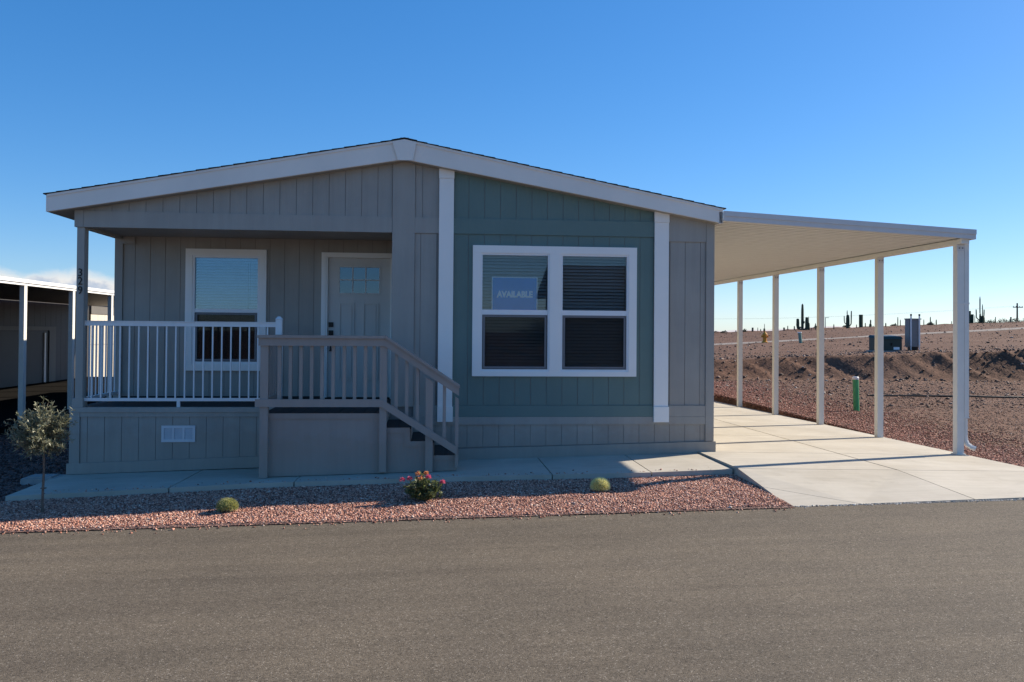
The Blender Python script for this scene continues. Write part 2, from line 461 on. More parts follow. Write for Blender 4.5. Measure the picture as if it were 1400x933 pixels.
# ------------------------------------------------------------------ mesh helpers
class MB:
    def __init__(self):
        self.v, self.f = [], []
    def hexa(self, p):                     # 8 corners: bottom 4 (ccw), top 4
        n = len(self.v)
        self.v += [tuple(q) for q in p]
        for a in ((0, 3, 2, 1), (4, 5, 6, 7), (0, 1, 5, 4), (1, 2, 6, 5), (2, 3, 7, 6), (3, 0, 4, 7)):
            self.f.append(tuple(n + i for i in a))
        return self
    def box(self, x0, x1, y0, y1, z0, z1):
        return self.hexa([(x0, y0, z0), (x1, y0, z0), (x1, y1, z0), (x0, y1, z0), (x0, y0, z1), (x1, y0, z1), (x1, y1, z1), (x0, y1, z1)])
    def prism(self, poly, y0, y1):         # polygon in XZ (ccw seen from -Y), extruded along Y
        n, k = len(self.v), len(poly)
        self.v += [(x, y0, z) for x, z in poly] + [(x, y1, z) for x, z in poly]
        self.f.append(tuple(range(n, n + k)))
        self.f.append(tuple(range(n + 2 * k - 1, n + k - 1, -1)))
        for i in range(k):
            j = (i + 1) % k
            self.f.append((n + j, n + i, n + k + i, n + k + j))
        return self
    def prism_x(self, poly, x0, x1):       # polygon in YZ, extruded along X
        n, k = len(self.v), len(poly)
        self.v += [(x0, y, z) for y, z in poly] + [(x1, y, z) for y, z in poly]
        self.f.append(tuple(range(n + k - 1, n - 1, -1)))
        self.f.append(tuple(range(n + k, n + 2 * k)))
        for i in range(k):
            j = (i + 1) % k
            self.f.append((n + i, n + j, n + k + j, n + k + i))
        return self
    def slab(self, poly, ztop, thick):     # polygon in XY (ccw from above); ztop a function
        n, k = len(self.v), len(poly)
        self.v += [(x, y, ztop(x, y)) for x, y in poly] + [(x, y, ztop(x, y) - thick) for x, y in poly]
        self.f.append(tuple(range(n, n + k)))
        self.f.append(tuple(range(n + 2 * k - 1, n + k - 1, -1)))
        for i in range(k):
            j = (i + 1) % k
            self.f.append((n + j, n + i, n + k + i, n + k + j))
        return self
    def tube(self, pts, rad, sides=8, caps=True, flute=0.0):
        pts = [Vector(p) for p in pts]
        if isinstance(rad, (int, float)):
            rad = [rad] * len(pts)
        n0 = len(self.v)
        up = None
        for i, p in enumerate(pts):
            d = (pts[min(i + 1, len(pts) - 1)] - pts[max(i - 1, 0)]).normalized()
            if up is None:
                up = Vector((0, 1, 0)) if abs(d.y) < 0.9 else Vector((1, 0, 0))
            s = d.cross(up).normalized()
            up = s.cross(d).normalized()
            for k in range(sides):
                a = 2 * math.pi * k / sides
                r = rad[i] * (1 + (flute if k % 2 else -flute))
                self.v.append(tuple(p + (s * math.cos(a) + up * math.sin(a)) * r))
        for i in range(len(pts) - 1):
            for k in range(sides):
                a, b = n0 + i * sides + k, n0 + i * sides + (k + 1) % sides
                self.f.append((a, a + sides, b + sides, b))
        if caps:
            self.f.append(tuple(n0 + k for k in range(sides)))
            e = n0 + (len(pts) - 1) * sides
            self.f.append(tuple(e + sides - 1 - k for k in range(sides)))
        return self
    def lathe(self, prof, c, sides=12, axis='z'):
        n0 = len(self.v)
        for r, h in prof:
            for k in range(sides):
                a = 2 * math.pi * k / sides
                q = (r * math.cos(a), r * math.sin(a), h)
                if axis == 'x':
                    q = (h, r * math.cos(a), r * math.sin(a))
                elif axis == 'y':
                    q = (r * math.sin(a), h, r * math.cos(a))
                self.v.append((c[0] + q[0], c[1] + q[1], c[2] + q[2]))
        for i in range(len(prof) - 1):
            for k in range(sides):
                a, b = n0 + i * sides + k, n0 + i * sides + (k + 1) % sides
                self.f.append((a, b, b + sides, a + sides))
        self.f.append(tuple(n0 + sides - 1 - k for k in range(sides)))
        e = n0 + (len(prof) - 1) * sides
        self.f.append(tuple(e + k for k in range(sides)))
        return self
    def mesh(self, name, org=(0, 0, 0)):
        me = bpy.data.meshes.new(name)
        me.from_pydata([(x - org[0], y - org[1], z - org[2]) for x, y, z in self.v], [], self.f)
        me.update()
        return me

def wloc(o):
    v = Vector((0, 0, 0))
    while o is not None:
        v += Vector(o.location)
        o = o.parent
    return v
def link(name, me, parent=None, loc=(0, 0, 0), mat=None, smooth=False):
    if mat is not None and not me.materials:
        me.materials.append(mat)
    if smooth:
        me.polygons.foreach_set('use_smooth', [True] * len(me.polygons))
    o = bpy.data.objects.new(name, me)
    o.location = loc
    if parent is not None:
        o.parent = parent
    COL.objects.link(o)
    return o
def part(name, mb, mat, parent, label=None, smooth=False):
    me = mb.mesh(name, wloc(parent))
    o = link(name, me, parent, mat=mat, smooth=smooth)
    if label:
        o['label'] = label
    return o
def rep(o, d):                              # another of the same part, sharing its mesh
    c = o.copy()
    c.location = Vector(o.location) + Vector(d)
    COL.objects.link(c)
    return c
def tag(o, label, cat, group=None):
    o['label'] = label
    o['category'] = cat
    if group:
        o['group'] = group
    return o
def thing(name, label, cat, loc, group=None):
    o = bpy.data.objects.new(name, None)
    o.empty_display_size = 0.2
    o.location = loc
    COL.objects.link(o)
    return tag(o, label, cat, group)
def solo(name, mb, mat, label, cat, loc, group=None, smooth=False):
    o = link(name, mb.mesh(name, loc), None, loc, mat, smooth)
    return tag(o, label, cat, group)
def structure(name, mb, mat, loc=(0, 0, 0), smooth=False):
    o = link(name, mb.mesh(name, loc), None, loc, mat, smooth)
    o['kind'] = 'structure'
    return o
def wallcols(mb, x0, x1, zb, zt, holes, y0, y1, extra=()):
    xs = sorted({x0, x1, *[h[0] for h in holes if x0 < h[0] < x1], *[h[1] for h in holes if x0 < h[1] < x1], *[e for e in extra if x0 < e < x1]})
    for a, b in zip(xs[:-1], xs[1:]):
        m = 0.5 * (a + b)
        segs = [(zb, zt)]
        for h in holes:
            if h[0] < m < h[1]:
                new = []
                for lo, hi in segs:
                    new.append((lo, (lambda x, v=h[2]: v)))
                    new.append(((lambda x, v=h[3]: v), hi))
                segs = new
        for lo, hi in segs:
            if hi(m) - lo(m) < 0.004:
                continue
            mb.hexa([(a, y0, lo(a)), (b, y0, lo(b)), (b, y1, lo(b)), (a, y1, lo(a)), (a, y0, max(hi(a), lo(a) + 0.001)), (b, y0, max(hi(b), lo(b) + 0.001)), (b, y1, max(hi(b), lo(b) + 0.001)), (a, y1, max(hi(a), lo(a) + 0.001))])
    return mb
def const(v):
    return lambda x: v
def lerpf(tab):
    xs = [t[0] for t in tab]
    zs = [t[1] for t in tab]
    return lambda x: float(np.interp(x, xs, zs))
def siding(parent, edges, zb, zt, y, mat, holes=(), t=0.011, gap=0.0068):
    for a, b in zip(edges[:-1], edges[1:]):
        if b - a < 0.03:
            continue
        a0, b0 = a + gap / 2, b - gap / 2
        cuts = sorted({a0, b0, *[v for h in holes for v in h[:2] if a0 + 0.004 < v < b0 - 0.004]})
        for p, q in zip(cuts[:-1], cuts[1:]):
            m = 0.5 * (p + q)
            segs = [(zb, zt)]
            for h in holes:
                if h[0] < m < h[1]:
                    segs = [(zb, const(h[2])), (const(h[3]), zt)]
            for lo, hi in segs:
                mb = wallcols(MB(), p, q, lo, hi, [], y + 0.0045, y + t)
                if mb.f:
                    part('siding_board', mb, mat, parent)

# noise for terrain
_P = RNG.permutation(512)
def vnoise(x, y):
    xi, yi = np.floor(x).astype(int), np.floor(y).astype(int)
    xf, yf = x - xi, y - yi
    u, v = xf * xf * (3 - 2 * xf), yf * yf * (3 - 2 * yf)
    def h(a, b):
        return _P[(_P[a % 512] + b) % 512] / 511.0
    return (h(xi, yi) * (1 - u) + h(xi + 1, yi) * u) * (1 - v) + (h(xi, yi + 1) * (1 - u) + h(xi + 1, yi + 1) * u) * v - 0.5
def fbm(x, y, o=4):
    s, a = 0, 1.0
    for i in range(o):
        s = s + a * vnoise(x * 2 ** i + 17 * i, y * 2 ** i + 31 * i)
        a *= 0.5
    return s
def sstep(a, b, x):
    t = np.clip((x - a) / (b - a), 0, 1)
    return t * t * (3 - 2 * t)

# ------------------------------------------------------------------ ground
def road_z(X):
    X = np.asarray(X, float)
    return -0.140 + 0.0208 * 14 * np.tanh(X / 14)
WALK_NEAR = lerpf([(-4.6, -0.192), (-4.3, -0.178), (-3.43, -0.142), (-1.9, -0.07), (0.4, -0.014), (2.39, 0.014), (3.45, 0.048)])
WALK_WALL = lerpf([(-4.6, -0.192), (-4.44, -0.186), (-2.14, -0.122), (0.46, -0.030), (3.68, 0.047)])
def walk_z(x, y):
    t = (y + 1.4) / 1.4
    return WALK_NEAR(x) * (1 - t) + WALK_WALL(x) * t
def drive_z(x, y):
    zb = 0.117 - 0.0163 * x - 0.0104 * max(y, -1.53)
    if y < -1.53:
        zf = -0.066 + 0.027 * (x - 3.5)
        t = (-1.53 - y) / 1.43
        return zb * (1 - t) + zf * t
    return zb

def terrain(X, Y):
    left = -0.27 + 0.0208 * 14 * np.tanh((X + 4) / 14) * 0.6
    left = np.where(Y < -1.2, np.minimum(left, road_z(X) - 0.10), left)
    right = -0.065 + 0.0115 * np.clip(Y, 0, 16)
    right = np.where(Y < 0, np.minimum(right, -0.065 + (road_z(X) - 0.05 + 0.065) * sstep(0.0, -3.0, Y)), right)
    lot = left + (right - left) * sstep(7.08, 7.22, X)
    lot = np.where((X > 3.0) & (X < 7.15) & (Y < 14), -0.22, lot)
    # bank and plateau behind
    toe = 16.0 + 0.5 * vnoise(X * 0.35, X * 0 + 3.3) + 0.12 * vnoise(X * 1.9, X * 0 + 7.3)
    crest = 17.35 + 0.45 * vnoise(X * 0.4, X * 0 + 9.1) + 0.06 * vnoise(X * 1.7, X * 0 + 5.5)
    r20 = 0.415 + 0.033 * np.clip(X, 4, 30)
    r45 = 0.83 + 0.0605 * (np.clip(X, 17, 60) - 18.2)
    r82 = 1.637 + 0.0421 * (np.clip(X, 20, 90) - 30.6)
    far = np.where(Y < 45, r20 + (r45 - r20) * np.clip((Y - 18) / 27, 0, 1), r45 + (r82 - r45) * np.clip((Y - 45) / 36.5, 0, 1))
    drop = sstep(84, 140, Y)
    far = far * (1 - drop) + (0.3) * drop
    q = (Y - toe) / (crest - toe)
    side = sstep(2.0, 7.0, X)
    t = np.clip(q, 0, 1)
    t = 0.35 * t + 0.65 * t ** 1.5
    z = lot + (far - lot) * t * side
    u = X + 0.80 * Y
    band = sstep(-0.25, 0.35, q) * (1 - sstep(0.92, 1.15, q)) * side
    rill = -np.abs(vnoise(u * 1.3, Y * 0.05)) * 0.30 - np.abs(vnoise(u * 3.0 + 9, Y * 0.08)) * 0.22 - np.abs(vnoise(u * 7.0 + 3, Y * 0.15)) * 0.09
    z = z + band * (rill + 0.12) * (0.9 + 0.8 * vnoise(X * 0.3, X * 0 + 1.7))
    z = z + band * sstep(0.45, 0.95, q) * 0.10 * fbm(X * 2.6, Y * 2.6, 3)
    lumps = sstep(13, 20, Y)
    z = z + lumps * 0.035 * fbm(X * 0.8, Y * 0.8, 4)
    z = z + sstep(7.4, 9, X) * (1 - lumps) * 0.030 * fbm(X * 0.9, Y * 0.9, 4)
    z = z + sstep(74, 80, Y) * (1 - drop) * 0.28 * fbm(X * 0.5, Y * 0.5, 4)
    return z
def axis(segs):
    out = []
    for a, b, s in segs:
        out += list(np.arange(a, b, s))
    return np.array(out + [segs[-1][1]])
GX = axis([(-4000, -400, 900), (-400, -60, 40), (-60, -12, 6), (-12, 2.9, 0.7), (2.9, 7.0, 0.35), (7.0, 7.4, 0.05), (7.4, 34, 0.16), (34, 75, 0.5), (75, 160, 8), (160, 500, 60), (500, 6000, 1100)])
GY = axis([(-3000, -300, 700), (-300, -30, 30), (-30, -4, 3), (-4, 12, 0.4), (12, 15.2, 0.2), (15.2, 21.5, 0.11), (21.5, 50, 0.6), (50, 76, 2.0), (76, 86, 0.5), (86, 150, 6), (150, 500, 60), (500, 6000, 1100)])
gx, gy = np.meshgrid(GX, GY)
gz = terrain(gx, gy)
def grid_mesh(name, gx, gy, gz):
    h, w = gx.shape
    me = bpy.data.meshes.new(name)
    co = np.stack([gx, gy, gz], -1).reshape(-1, 3).astype(np.float32)
    i = np.arange(h * w).reshape(h, w)
    q = np.stack([i[:-1, :-1], i[:-1, 1:], i[1:, 1:], i[1:, :-1]], -1).reshape(-1, 4)
    me.vertices.add(len(co))
    me.vertices.foreach_set('co', co.ravel())
    me.loops.add(q.size)
    me.loops.foreach_set('vertex_index', q.ravel().astype(np.int32))
    me.polygons.add(len(q))
    me.polygons.foreach_set('loop_start', np.arange(0, q.size, 4, dtype=np.int32))
    me.polygons.foreach_set('use_smooth', np.ones(len(q), bool))
    me.update(calc_edges=True)
    me.validate()
    return me
g = link('ground', grid_mesh('ground', gx, gy, gz), None, mat=M['dirt'])
g['kind'] = 'structure'

# street
rx = axis([(-80, -12, 4), (-12, 14, 0.5), (14, 80, 4)])
ry = np.array([-13.5, -12, -10.5, -9, -7.5, -6, -5, -4.2, -3.6, -3.2, -3.0])
X_, Y_ = np.meshgrid(rx, ry)
edge = np.where(Y_ > -3.1, 0.030 * fbm(X_ * 1.7, Y_ * 0 + 2.0, 4), 0)
Z_ = road_z(X_) + 0.10 * (0.5 - 0.5 * np.cos(np.pi * np.clip((-3.0 - Y_) / 5.2, 0, 2)))
o = link('road', grid_mesh('road', X_, Y_ + edge, Z_ + 0.004), None, mat=M['asphalt'])
o['kind'] = 'structure'

# gravel bed in front of the walkway
def bed_z(X, Y):
    t = np.clip((Y + 3.0) / 1.62, 0, 1.2)
    wn_ = np.interp(X, [-4.6, -4.3, -3.43, -1.9, 0.4, 2.39, 3.45], [-0.192, -0.178, -0.142, -0.07, -0.014, 0.014, 0.048])
    wn_ = np.where(X < -4.6, -0.192 + 0.02 * (X + 4.6), wn_)
    z = (road_z(X) + 0.012) * (1 - t) + (wn_ - 0.058) * t
    return z + 0.016 * fbm(X * 2.0, Y * 2.0, 3) * np.clip(1.2 - abs(t - 0.5) * 2, 0, 1) + 0.012 * np.sin(np.pi * np.clip(t, 0, 1))
bx, by = np.meshgrid(np.arange(-12, 3.56, 0.12), np.linspace(-3.06, -1.36, 16))
o = link('gravel_bed', grid_mesh('gravel_bed', bx, by, bed_z(bx, by)), None, mat=M['gravelbase'])
o['kind'] = 'structure'
def yard_z(X, Y):
    return -0.255 + 0.012 * (X + 4.6) + 0.03 * fbm(X * 0.8, Y * 0.8, 3) + np.where(Y < -0.9, (bed_z(X, Y) - (-0.255 + 0.012 * (X + 4.6))) * sstep(-0.9, -1.4, Y), 0)
lx, ly = np.meshgrid(np.arange(-12, -3.9, 0.2), np.arange(-1.42, 17, 0.3))
o = link('side_yard_gravel', grid_mesh('side_yard_gravel', lx, ly, yard_z(lx, ly)), None, mat=M['gravelbase'])
o['kind'] = 'structure'

kx, ky = np.meshgrid(np.arange(-30, 31, 1.5), np.linspace(-24.9, -13.45, 9))
o = link('bounce_yard', grid_mesh('bounce_yard', kx, ky, road_z(kx) + 0.02), None, mat=M['bounceyard'])  # pale unseen ground behind the camera, added to bounce sunlight onto the facade
o['kind'] = 'structure'

# loose stones: one mesh per field, each stone a squashed octahedron of its own
def stones(name, mat, P, S, flat=0.7):
    n = len(P)
    base = np.array([(1, 0, 0), (0, 1, 0), (-1, 0, 0), (0, -1, 0), (0, 0, 1), (0, 0, -1)], float)
    V = np.repeat(base[None], n, 0) + RNG.normal(0, 0.22, (n, 6, 3))
    V[:, :, 2] *= flat
    V[:, :, 0] *= RNG.uniform(0.7, 1.5, (n, 1))
    a = RNG.uniform(0, 2 * np.pi, n)
    tl = RNG.normal(0, 0.45, n)
    c, s = np.cos(tl)[:, None], np.sin(tl)[:, None]
    y, z = V[:, :, 1] * c - V[:, :, 2] * s, V[:, :, 1] * s + V[:, :, 2] * c
    V[:, :, 1], V[:, :, 2] = y, z
    c, s = np.cos(a)[:, None], np.sin(a)[:, None]
    x, y = V[:, :, 0] * c - V[:, :, 1] * s, V[:, :, 0] * s + V[:, :, 1] * c
    V[:, :, 0], V[:, :, 1] = x, y
    V = V * S[:, None, None] + P[:, None, :]
    F = np.array([(0, 1, 4), (1, 2, 4), (2, 3, 4), (3, 0, 4), (1, 0, 5), (2, 1, 5), (3, 2, 5), (0, 3, 5)])
    F = (F[None] + 6 * np.arange(n)[:, None, None]).reshape(-1)
    me = bpy.data.meshes.new(name)
    me.vertices.add(n * 6)
    me.vertices.foreach_set('co', V.astype(np.float32).ravel())
    me.loops.add(len(F))
    me.loops.foreach_set('vertex_index', F.astype(np.int32))
    me.polygons.add(n * 8)
    me.polygons.foreach_set('loop_start', np.arange(0, n * 24, 3, dtype=np.int32))
    me.update(calc_edges=True)
    o = link(name, me, None, mat=mat)
    return o
n = 95000
px = RNG.uniform(-7.2, 3.46, n)
py = RNG.uniform(-3.03, -1.40, n) + RNG.normal(0, 0.012, n)
py = np.where(py < -2.99 + 0.045 * fbm(px * 1.3, px * 0 + 8, 3), py + 0.12, py)
P = np.stack([px, py, bed_z(px, py) + 0.003], -1)
sp = RNG.integers(0, n, 700)                 # a few kicked out onto the asphalt
P[sp, 1] = -3.0 - np.abs(RNG.normal(0, 0.09, 700))
P[sp, 2] = road_z(P[sp, 0]) + 0.010
sp = RNG.integers(0, n, 160)                 # and a few onto the walkway edge
P[sp, 0] = RNG.uniform(-4.2, 3.3, 160)
P[sp, 1] = -1.39 + np.abs(RNG.normal(0, 0.10, 160))
P[sp, 2] = [walk_z(float(a), float(b)) + 0.005 for a, b in P[sp, :2]]
o = stones('bed_gravel', M['gravelstone'], P, 0.005 + 0.0070 * RNG.uniform(0, 1, n) ** 1.6 + 0.010 * RNG.uniform(0, 1, n) ** 22)
o['kind'] = 'stuff'
o['label'] = 'pink and rust crushed granite gravel along the street edge'
o['category'] = 'gravel'
n = 900
px = RNG.uniform(3.45, 7.2, n)
P = np.stack([px, -2.975 - np.abs(RNG.normal(0, 0.022, n)), road_z(px) + 0.006], -1)
o = stones('apron_crumbs', M['crumb'], P, RNG.uniform(0.004, 0.011, n))
o['kind'] = 'stuff'
o['label'] = 'pale concrete crumbs along the street edge of the driveway apron'
o['category'] = 'rubble'
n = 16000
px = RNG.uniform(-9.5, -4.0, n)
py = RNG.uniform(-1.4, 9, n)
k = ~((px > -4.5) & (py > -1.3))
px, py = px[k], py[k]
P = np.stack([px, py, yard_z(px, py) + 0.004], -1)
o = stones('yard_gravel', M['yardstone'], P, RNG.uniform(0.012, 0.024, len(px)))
o['kind'] = 'stuff'
o['label'] = 'shaded dark gravel in the side yard left of the home'
o['category'] = 'gravel'
n = 46000
dpt = RNG.uniform(0, 1, n) ** 1.7
py = -1.0 + 17.0 * dpt
px = 7.20 + RNG.uniform(0, 1, n) ** 1.25 * (3.6 + 0.9 * (py + 3))
P = np.stack([px, py, terrain(px, py) + 0.002], -1)
o = stones('lot_gravel', M['lotstone'], P, RNG.uniform(0.007, 0.016, n) * (1 + 0.02 * py) * (1 + 0.8 * RNG.uniform(0, 1, n) ** 18), 0.5)
m = 30000
qy = -1.0 + 16.5 * RNG.uniform(0, 1, m) ** 1.25
qx = 7.17 + np.abs(RNG.normal(0, 0.85, m)) * (1 + 0.05 * qy)
P = np.stack([qx, qy, terrain(qx, qy) + 0.004], -1)
o2 = stones('red_strip_gravel', M['redrock'], P, RNG.uniform(0.010, 0.020, m) * (1 + 0.02 * qy), 0.55)
o2['kind'] = 'stuff'
o2['label'] = 'strip of red lava gravel along the right edge of the driveway'
o2['category'] = 'gravel'
o['kind'] = 'stuff'
o['label'] = 'loose brown stones over the bare dirt lot right of the driveway'
o['category'] = 'gravel'
n = 11000
py = RNG.uniform(7, 24, n)
px = 7.6 + RNG.uniform(0, 1, n) * (py * 0.95 + 4)
sz = 0.012 + 0.035 * RNG.uniform(0, 1, n) ** 6 + 0.035 * RNG.uniform(0, 1, n) ** 60
sz = sz * np.where((py > 15.5) & (py < 19), 1.5, 1.0)
P = np.stack([px, py, terrain(px, py) + sz * 0.25], -1)
o = stones('bank_rubble', M['dirtclod'], P, sz)
o['kind'] = 'stuff'
o['label'] = 'clods and stones strewn over the dirt bank'
o['category'] = 'rubble'
n = 5000
py = RNG.uniform(26, 82, n)
px = 12 + RNG.uniform(0, 1, n) * py * 0.85
P = np.stack([px, py, terrain(px, py) + 0.03], -1)
o = stones('plateau_stones', M['dirtclod'], P, 0.020 + 0.07 * RNG.uniform(0, 1, n) ** 12)
o['kind'] = 'stuff'
o['label'] = 'scattered stones on the graded plateau beyond the bank'
o['category'] = 'rubble'

# pale track across the plateau
ts = np.arange(10, 75, 0.8)
tw = np.linspace(-1.3, 1.3, 6)
TX, TW = np.meshgrid(ts, tw)
TY = 45.2 + TW + 0.5 * np.sin(TX * 0.13)
o = link('gravel_track', grid_mesh('gravel_track', TX, TY, terrain(TX, TY) + 0.035 - 0.02 * np.abs(TW)), None, mat=M['track'])
o['kind'] = 'structure'

# distant range, its haze put into the pale rock colour
mb = MB()
hx = np.linspace(-2600, 4200, 120)
prof = 10 + 60 * np.clip(fbm(hx * 0.0016, hx * 0 + 4.2, 5) + 0.30, 0.02, 1)
HX = np.stack([hx] * 5)
HY = 5200 + np.array([[-900], [-450], [0], [450], [900]]) + 0 * HX
HZ = prof[None] * np.array([[0], [0.55], [1], [0.55], [0]]) - np.array([[5], [0], [0], [0], [5]])
o = link('distant_hills', grid_mesh('distant_hills', HX, HY, HZ), None, mat=simple('haze paled far rock', (0.55, 0.50, 0.47), 0.95, nscale=0.002))
o['kind'] = 'structure'

# ------------------------------------------------------------------ walkway and driveway
wk = MB()
wk.slab([(-4.50, -1.385), (3.44, -1.385), (3.44, 0.02), (-4.50, 0.02)], lambda x, y: 0, 0.1)
wk = MB()
for a, b in zip(np.linspace(-4.5, 3.44, 12)[:-1], np.linspace(-4.5, 3.44, 12)[1:]):
    wk.slab([(a, -1.39), (b, -1.39), (b, 0.06), (a, 0.06)], lambda x, y: walk_z(x, y) - 0.035, 0.12)
wk = structure('walkway', wk, M['jointfill'])
jx = [-4.52, -2.83, -1.50, -0.10, 1.355, 2.494, 3.445]
for a, b in zip(jx[:-1], jx[1:]):
    mb = MB()
    n = 3
    xs = np.linspace(a + 0.007, b - 0.007, n + 1)
    bot = []
    for p, q in zip(xs[:-1], xs[1:]):
        mb.slab([(p, -1.40), (q, -1.40), (q, 0.02), (p, 0.02)], walk_z, 0.125)
    part('concrete_slab', mb, M['concrete'], wk)
dv = MB()
for (x0, x1) in ((3.47, 5.35), (5.35, 7.14)):
    ys = [-2.93, -1.53, 0, 4, 8, 13]
    for p, q in zip(ys[:-1], ys[1:]):
        dv.slab([(x0, p), (x1, p), (x1, q), (x0, q)], lambda x, y: drive_z(x, y) - 0.035, 0.10)
dv = structure('driveway', dv, M['jointfill'])
cols = [(3.455, 5.35), (5.35, 7.155)]
rows = [-1.53, -0.05, 2.1, 4.3, 6.5, 8.7, 10.9, 13.0]
e = 0.012
for x0, x1 in cols:
    for p, q in zip(rows[:-1], rows[1:]):
        g_ = 0.007
        part('concrete_slab', MB().slab([(x0 + e, p + g_), (x1 - e, p + g_), (x1 - e, q - g_), (x0 + e, q - g_)], drive_z, 0.13), M['concrete'], dv)
f0 = -2.965
part('concrete_slab', MB().slab([(3.455, -2.28), (4.18, f0), (5.344, f0), (5.344, -1.536), (3.455, -1.536)], drive_z, 0.13), M['concrete'], dv)
part('concrete_slab', MB().slab([(3.455, -2.292), (3.455, f0), (4.168, f0)], drive_z, 0.13), M['concrete'], dv)
part('concrete_slab', MB().slab([(5.356, f0), (7.155, f0), (7.155, -1.536), (5.356, -1.536)], drive_z, 0.13), M['concrete'], dv)

# ------------------------------------------------------------------ the home
XL, XR, XP = -4.400, 3.668, -0.374
YF = -0.16                                   # front of the rake boards
PW = 1.344                                   # porch wall
YB = 16.0
def rake_bot(x):
    if x < XP:
        return 3.015 + (x + 4.657) * (3.760 - 3.015) / 4.283
    return 3.032 + (3.732 - x) * (3.760 - 3.032) / 4.106
def rake_top(x):
    if x < XP:
        return 3.223 + (x + 4.657) * (4.008 - 3.223) / 4.283
    return 3.218 + (3.732 - x) * (4.008 - 3.218) / 4.106
home = thing('mobile_home', 'grey and teal gabled manufactured home with white trim and a front porch', 'house', (-0.37, 0, -0.1))

PO = -0.524                                  # right side of the porch opening
WB = (0.590, 2.545, 1.11, 2.615)             # big window opening
PWO = (-3.345, -2.41, 1.11, 2.642)           # porch window opening
DO = (-1.50, -0.60, 0.62, 2.65)              # door opening
T = 0.011
skirt_bot = lambda x: WALK_WALL(x) + 0.004
base_top = lerpf([(-4.44, -0.052), (-3.5, -0.038), (-2.2, 0.010), (0.56, 0.132), (1.31, 0.142), (3.68, 0.192)])

# front wall right of the porch (backing)
fw = part('front_wall', wallcols(MB(), PO, XR - 0.002, skirt_bot, lambda x: rake_bot(x) + 0.05, [WB], T, 0.10, extra=[XP]), M['backing'], home)
# siding fields
def grooves(x0, off, lo, hi, pitch=0.2032):
    ks = np.arange(-80, 80)
    g_ = x0 + off + ks * pitch
    g_ = g_[(g_ > lo + 0.02) & (g_ < hi - 0.02)]
    return [lo] + [float(v) for v in g_] + [hi]
gb = 0.660
siding(fw, grooves(0.447, 0, 0.254, 2.867), const(0.66), const(2.851), 0, M['green'], [WB])
siding(fw, grooves(0.447, 0, 0.254, 2.867), const(3.054), lambda x: rake_bot(x), 0, M['green'])
siding(fw, grooves(0.650, 0, -0.238, 0.068), const(0.66), const(2.851), 0, M['grey'])
siding(fw, [-0.238, -0.145, 0.068], const(3.054), lambda x: rake_bot(x), 0, M['grey'])
siding(fw, grooves(2.27, 0, 3.055, 3.562), const(0.66), const(2.80), 0, M['grey'])
siding(fw, grooves(0.650, 0, -0.40, 3.562), base_top, const(0.412), 0, M['grey'])
# bands and corner boards
def board(name, x0, x1, z0, z1, y0, y1, mat, parent=fw):
    f = lambda v: v if callable(v) else const(v)
    return part(name, wallcols(MB(), x0, x1, f(z0), f(z1), [], y0, y1, extra=[XP]), mat, parent)
board('trim_board', 0.2545, 2.8665, 2.853, 3.052, -0.012, T - 0.001, M['greentrim'])
board('trim_board', 0.2545, 2.8665, 0.514, 0.658, -0.012, T - 0.001, M['greentrim'])
board('trim_board', 3.0555, 3.561, 0.514, 0.658, -0.012, T - 0.001, M['greytrim'])
board('trim_board', 3.0555, 3.561, 2.80, rake_bot, -0.012, T - 0.001, M['greytrim'])
board('trim_board', -0.40, 3.561, 0.414, 0.512, -0.014, T - 0.001, M['greytrim'])
board('corner_board', 3.563, XR + 0.004, 0.194, rake_bot, -0.018, 0.10, M['greytrim'])
board('trim_board', -0.522, -0.2385, 0.645, rake_bot, -0.016, T - 0.001, M['greytrim'])
board('trim_board', -0.2375, 0.0675, 2.853, 3.052, -0.012, T - 0.001, M['greytrim'])
board('trim_board', -0.2375, 0.0675, 0.514, 0.658, -0.012, T - 0.001, M['greytrim'])
part('baseboard', wallcols(MB(), -0.40, XR + 0.028, skirt_bot, base_top, [], -0.030, -0.001), M['greytrim'], fw)
def pilaster(x0, x1, zcap, zbase, zbot):
    p = board('pilaster', x0, x1, zbase + 0.002, zcap - 0.002, -0.040, -0.0165, M['white'], home)
    part('pilaster_cap', wallcols(MB(), x0 - 0.004, x1 + 0.004, const(zcap), rake_bot, [], -0.050, -0.0165), M['white'], p)
    part('pilaster_base', MB().box(x0 - 0.002, x1 + 0.008, -0.056, -0.0165, zbot, zbase), M['white'], p)
pilaster(0.068, 0.254, 3.555, 0.645, 0.455)
pilaster(2.867, 3.055, 3.045, 0.644, 0.446)

# porch gable
pg = part('porch_gable', wallcols(MB(), XL + 0.004, PO - 0.001, const(2.865), lambda x: rake_bot(x) + 0.05, [], T, 0.10), M['backing'], home)
siding(pg, grooves(-3.96, 0, XL + 0.01, PO), const(3.054), lambda x: rake_bot(x), 0, M['grey'])
board('porch_beam', -4.292, PO - 0.0015, 2.853, 3.052, -0.014, 0.105, M['greytrim'], pg)
# porch side beam, ceiling
part('porch_side_beam', MB().box(-4.39, -4.29, 0.105, PW, 2.853, 3.0), M['greytrim'], home)
part('porch_ceiling', MB().box(-4.29, PO, 0.105, PW, 2.885, 2.92), M['greytrim'], home)
# porch corner post
pp = part('porch_post', MB().box(-4.368, -4.280, 0.0, 0.13, 0.637, 2.852), M['greytrim'], home)
part('post_capital', wallcols(MB(), -4.394, -4.2925, const(2.853), lambda x: min(rake_bot(x), 3.06), [], -0.020, 0.14), M['greytrim'], pp)
part('post_base', MB().box(-4.398, -4.272, -0.012, 0.145, 0.637, 0.745), M['greytrim'], pp)
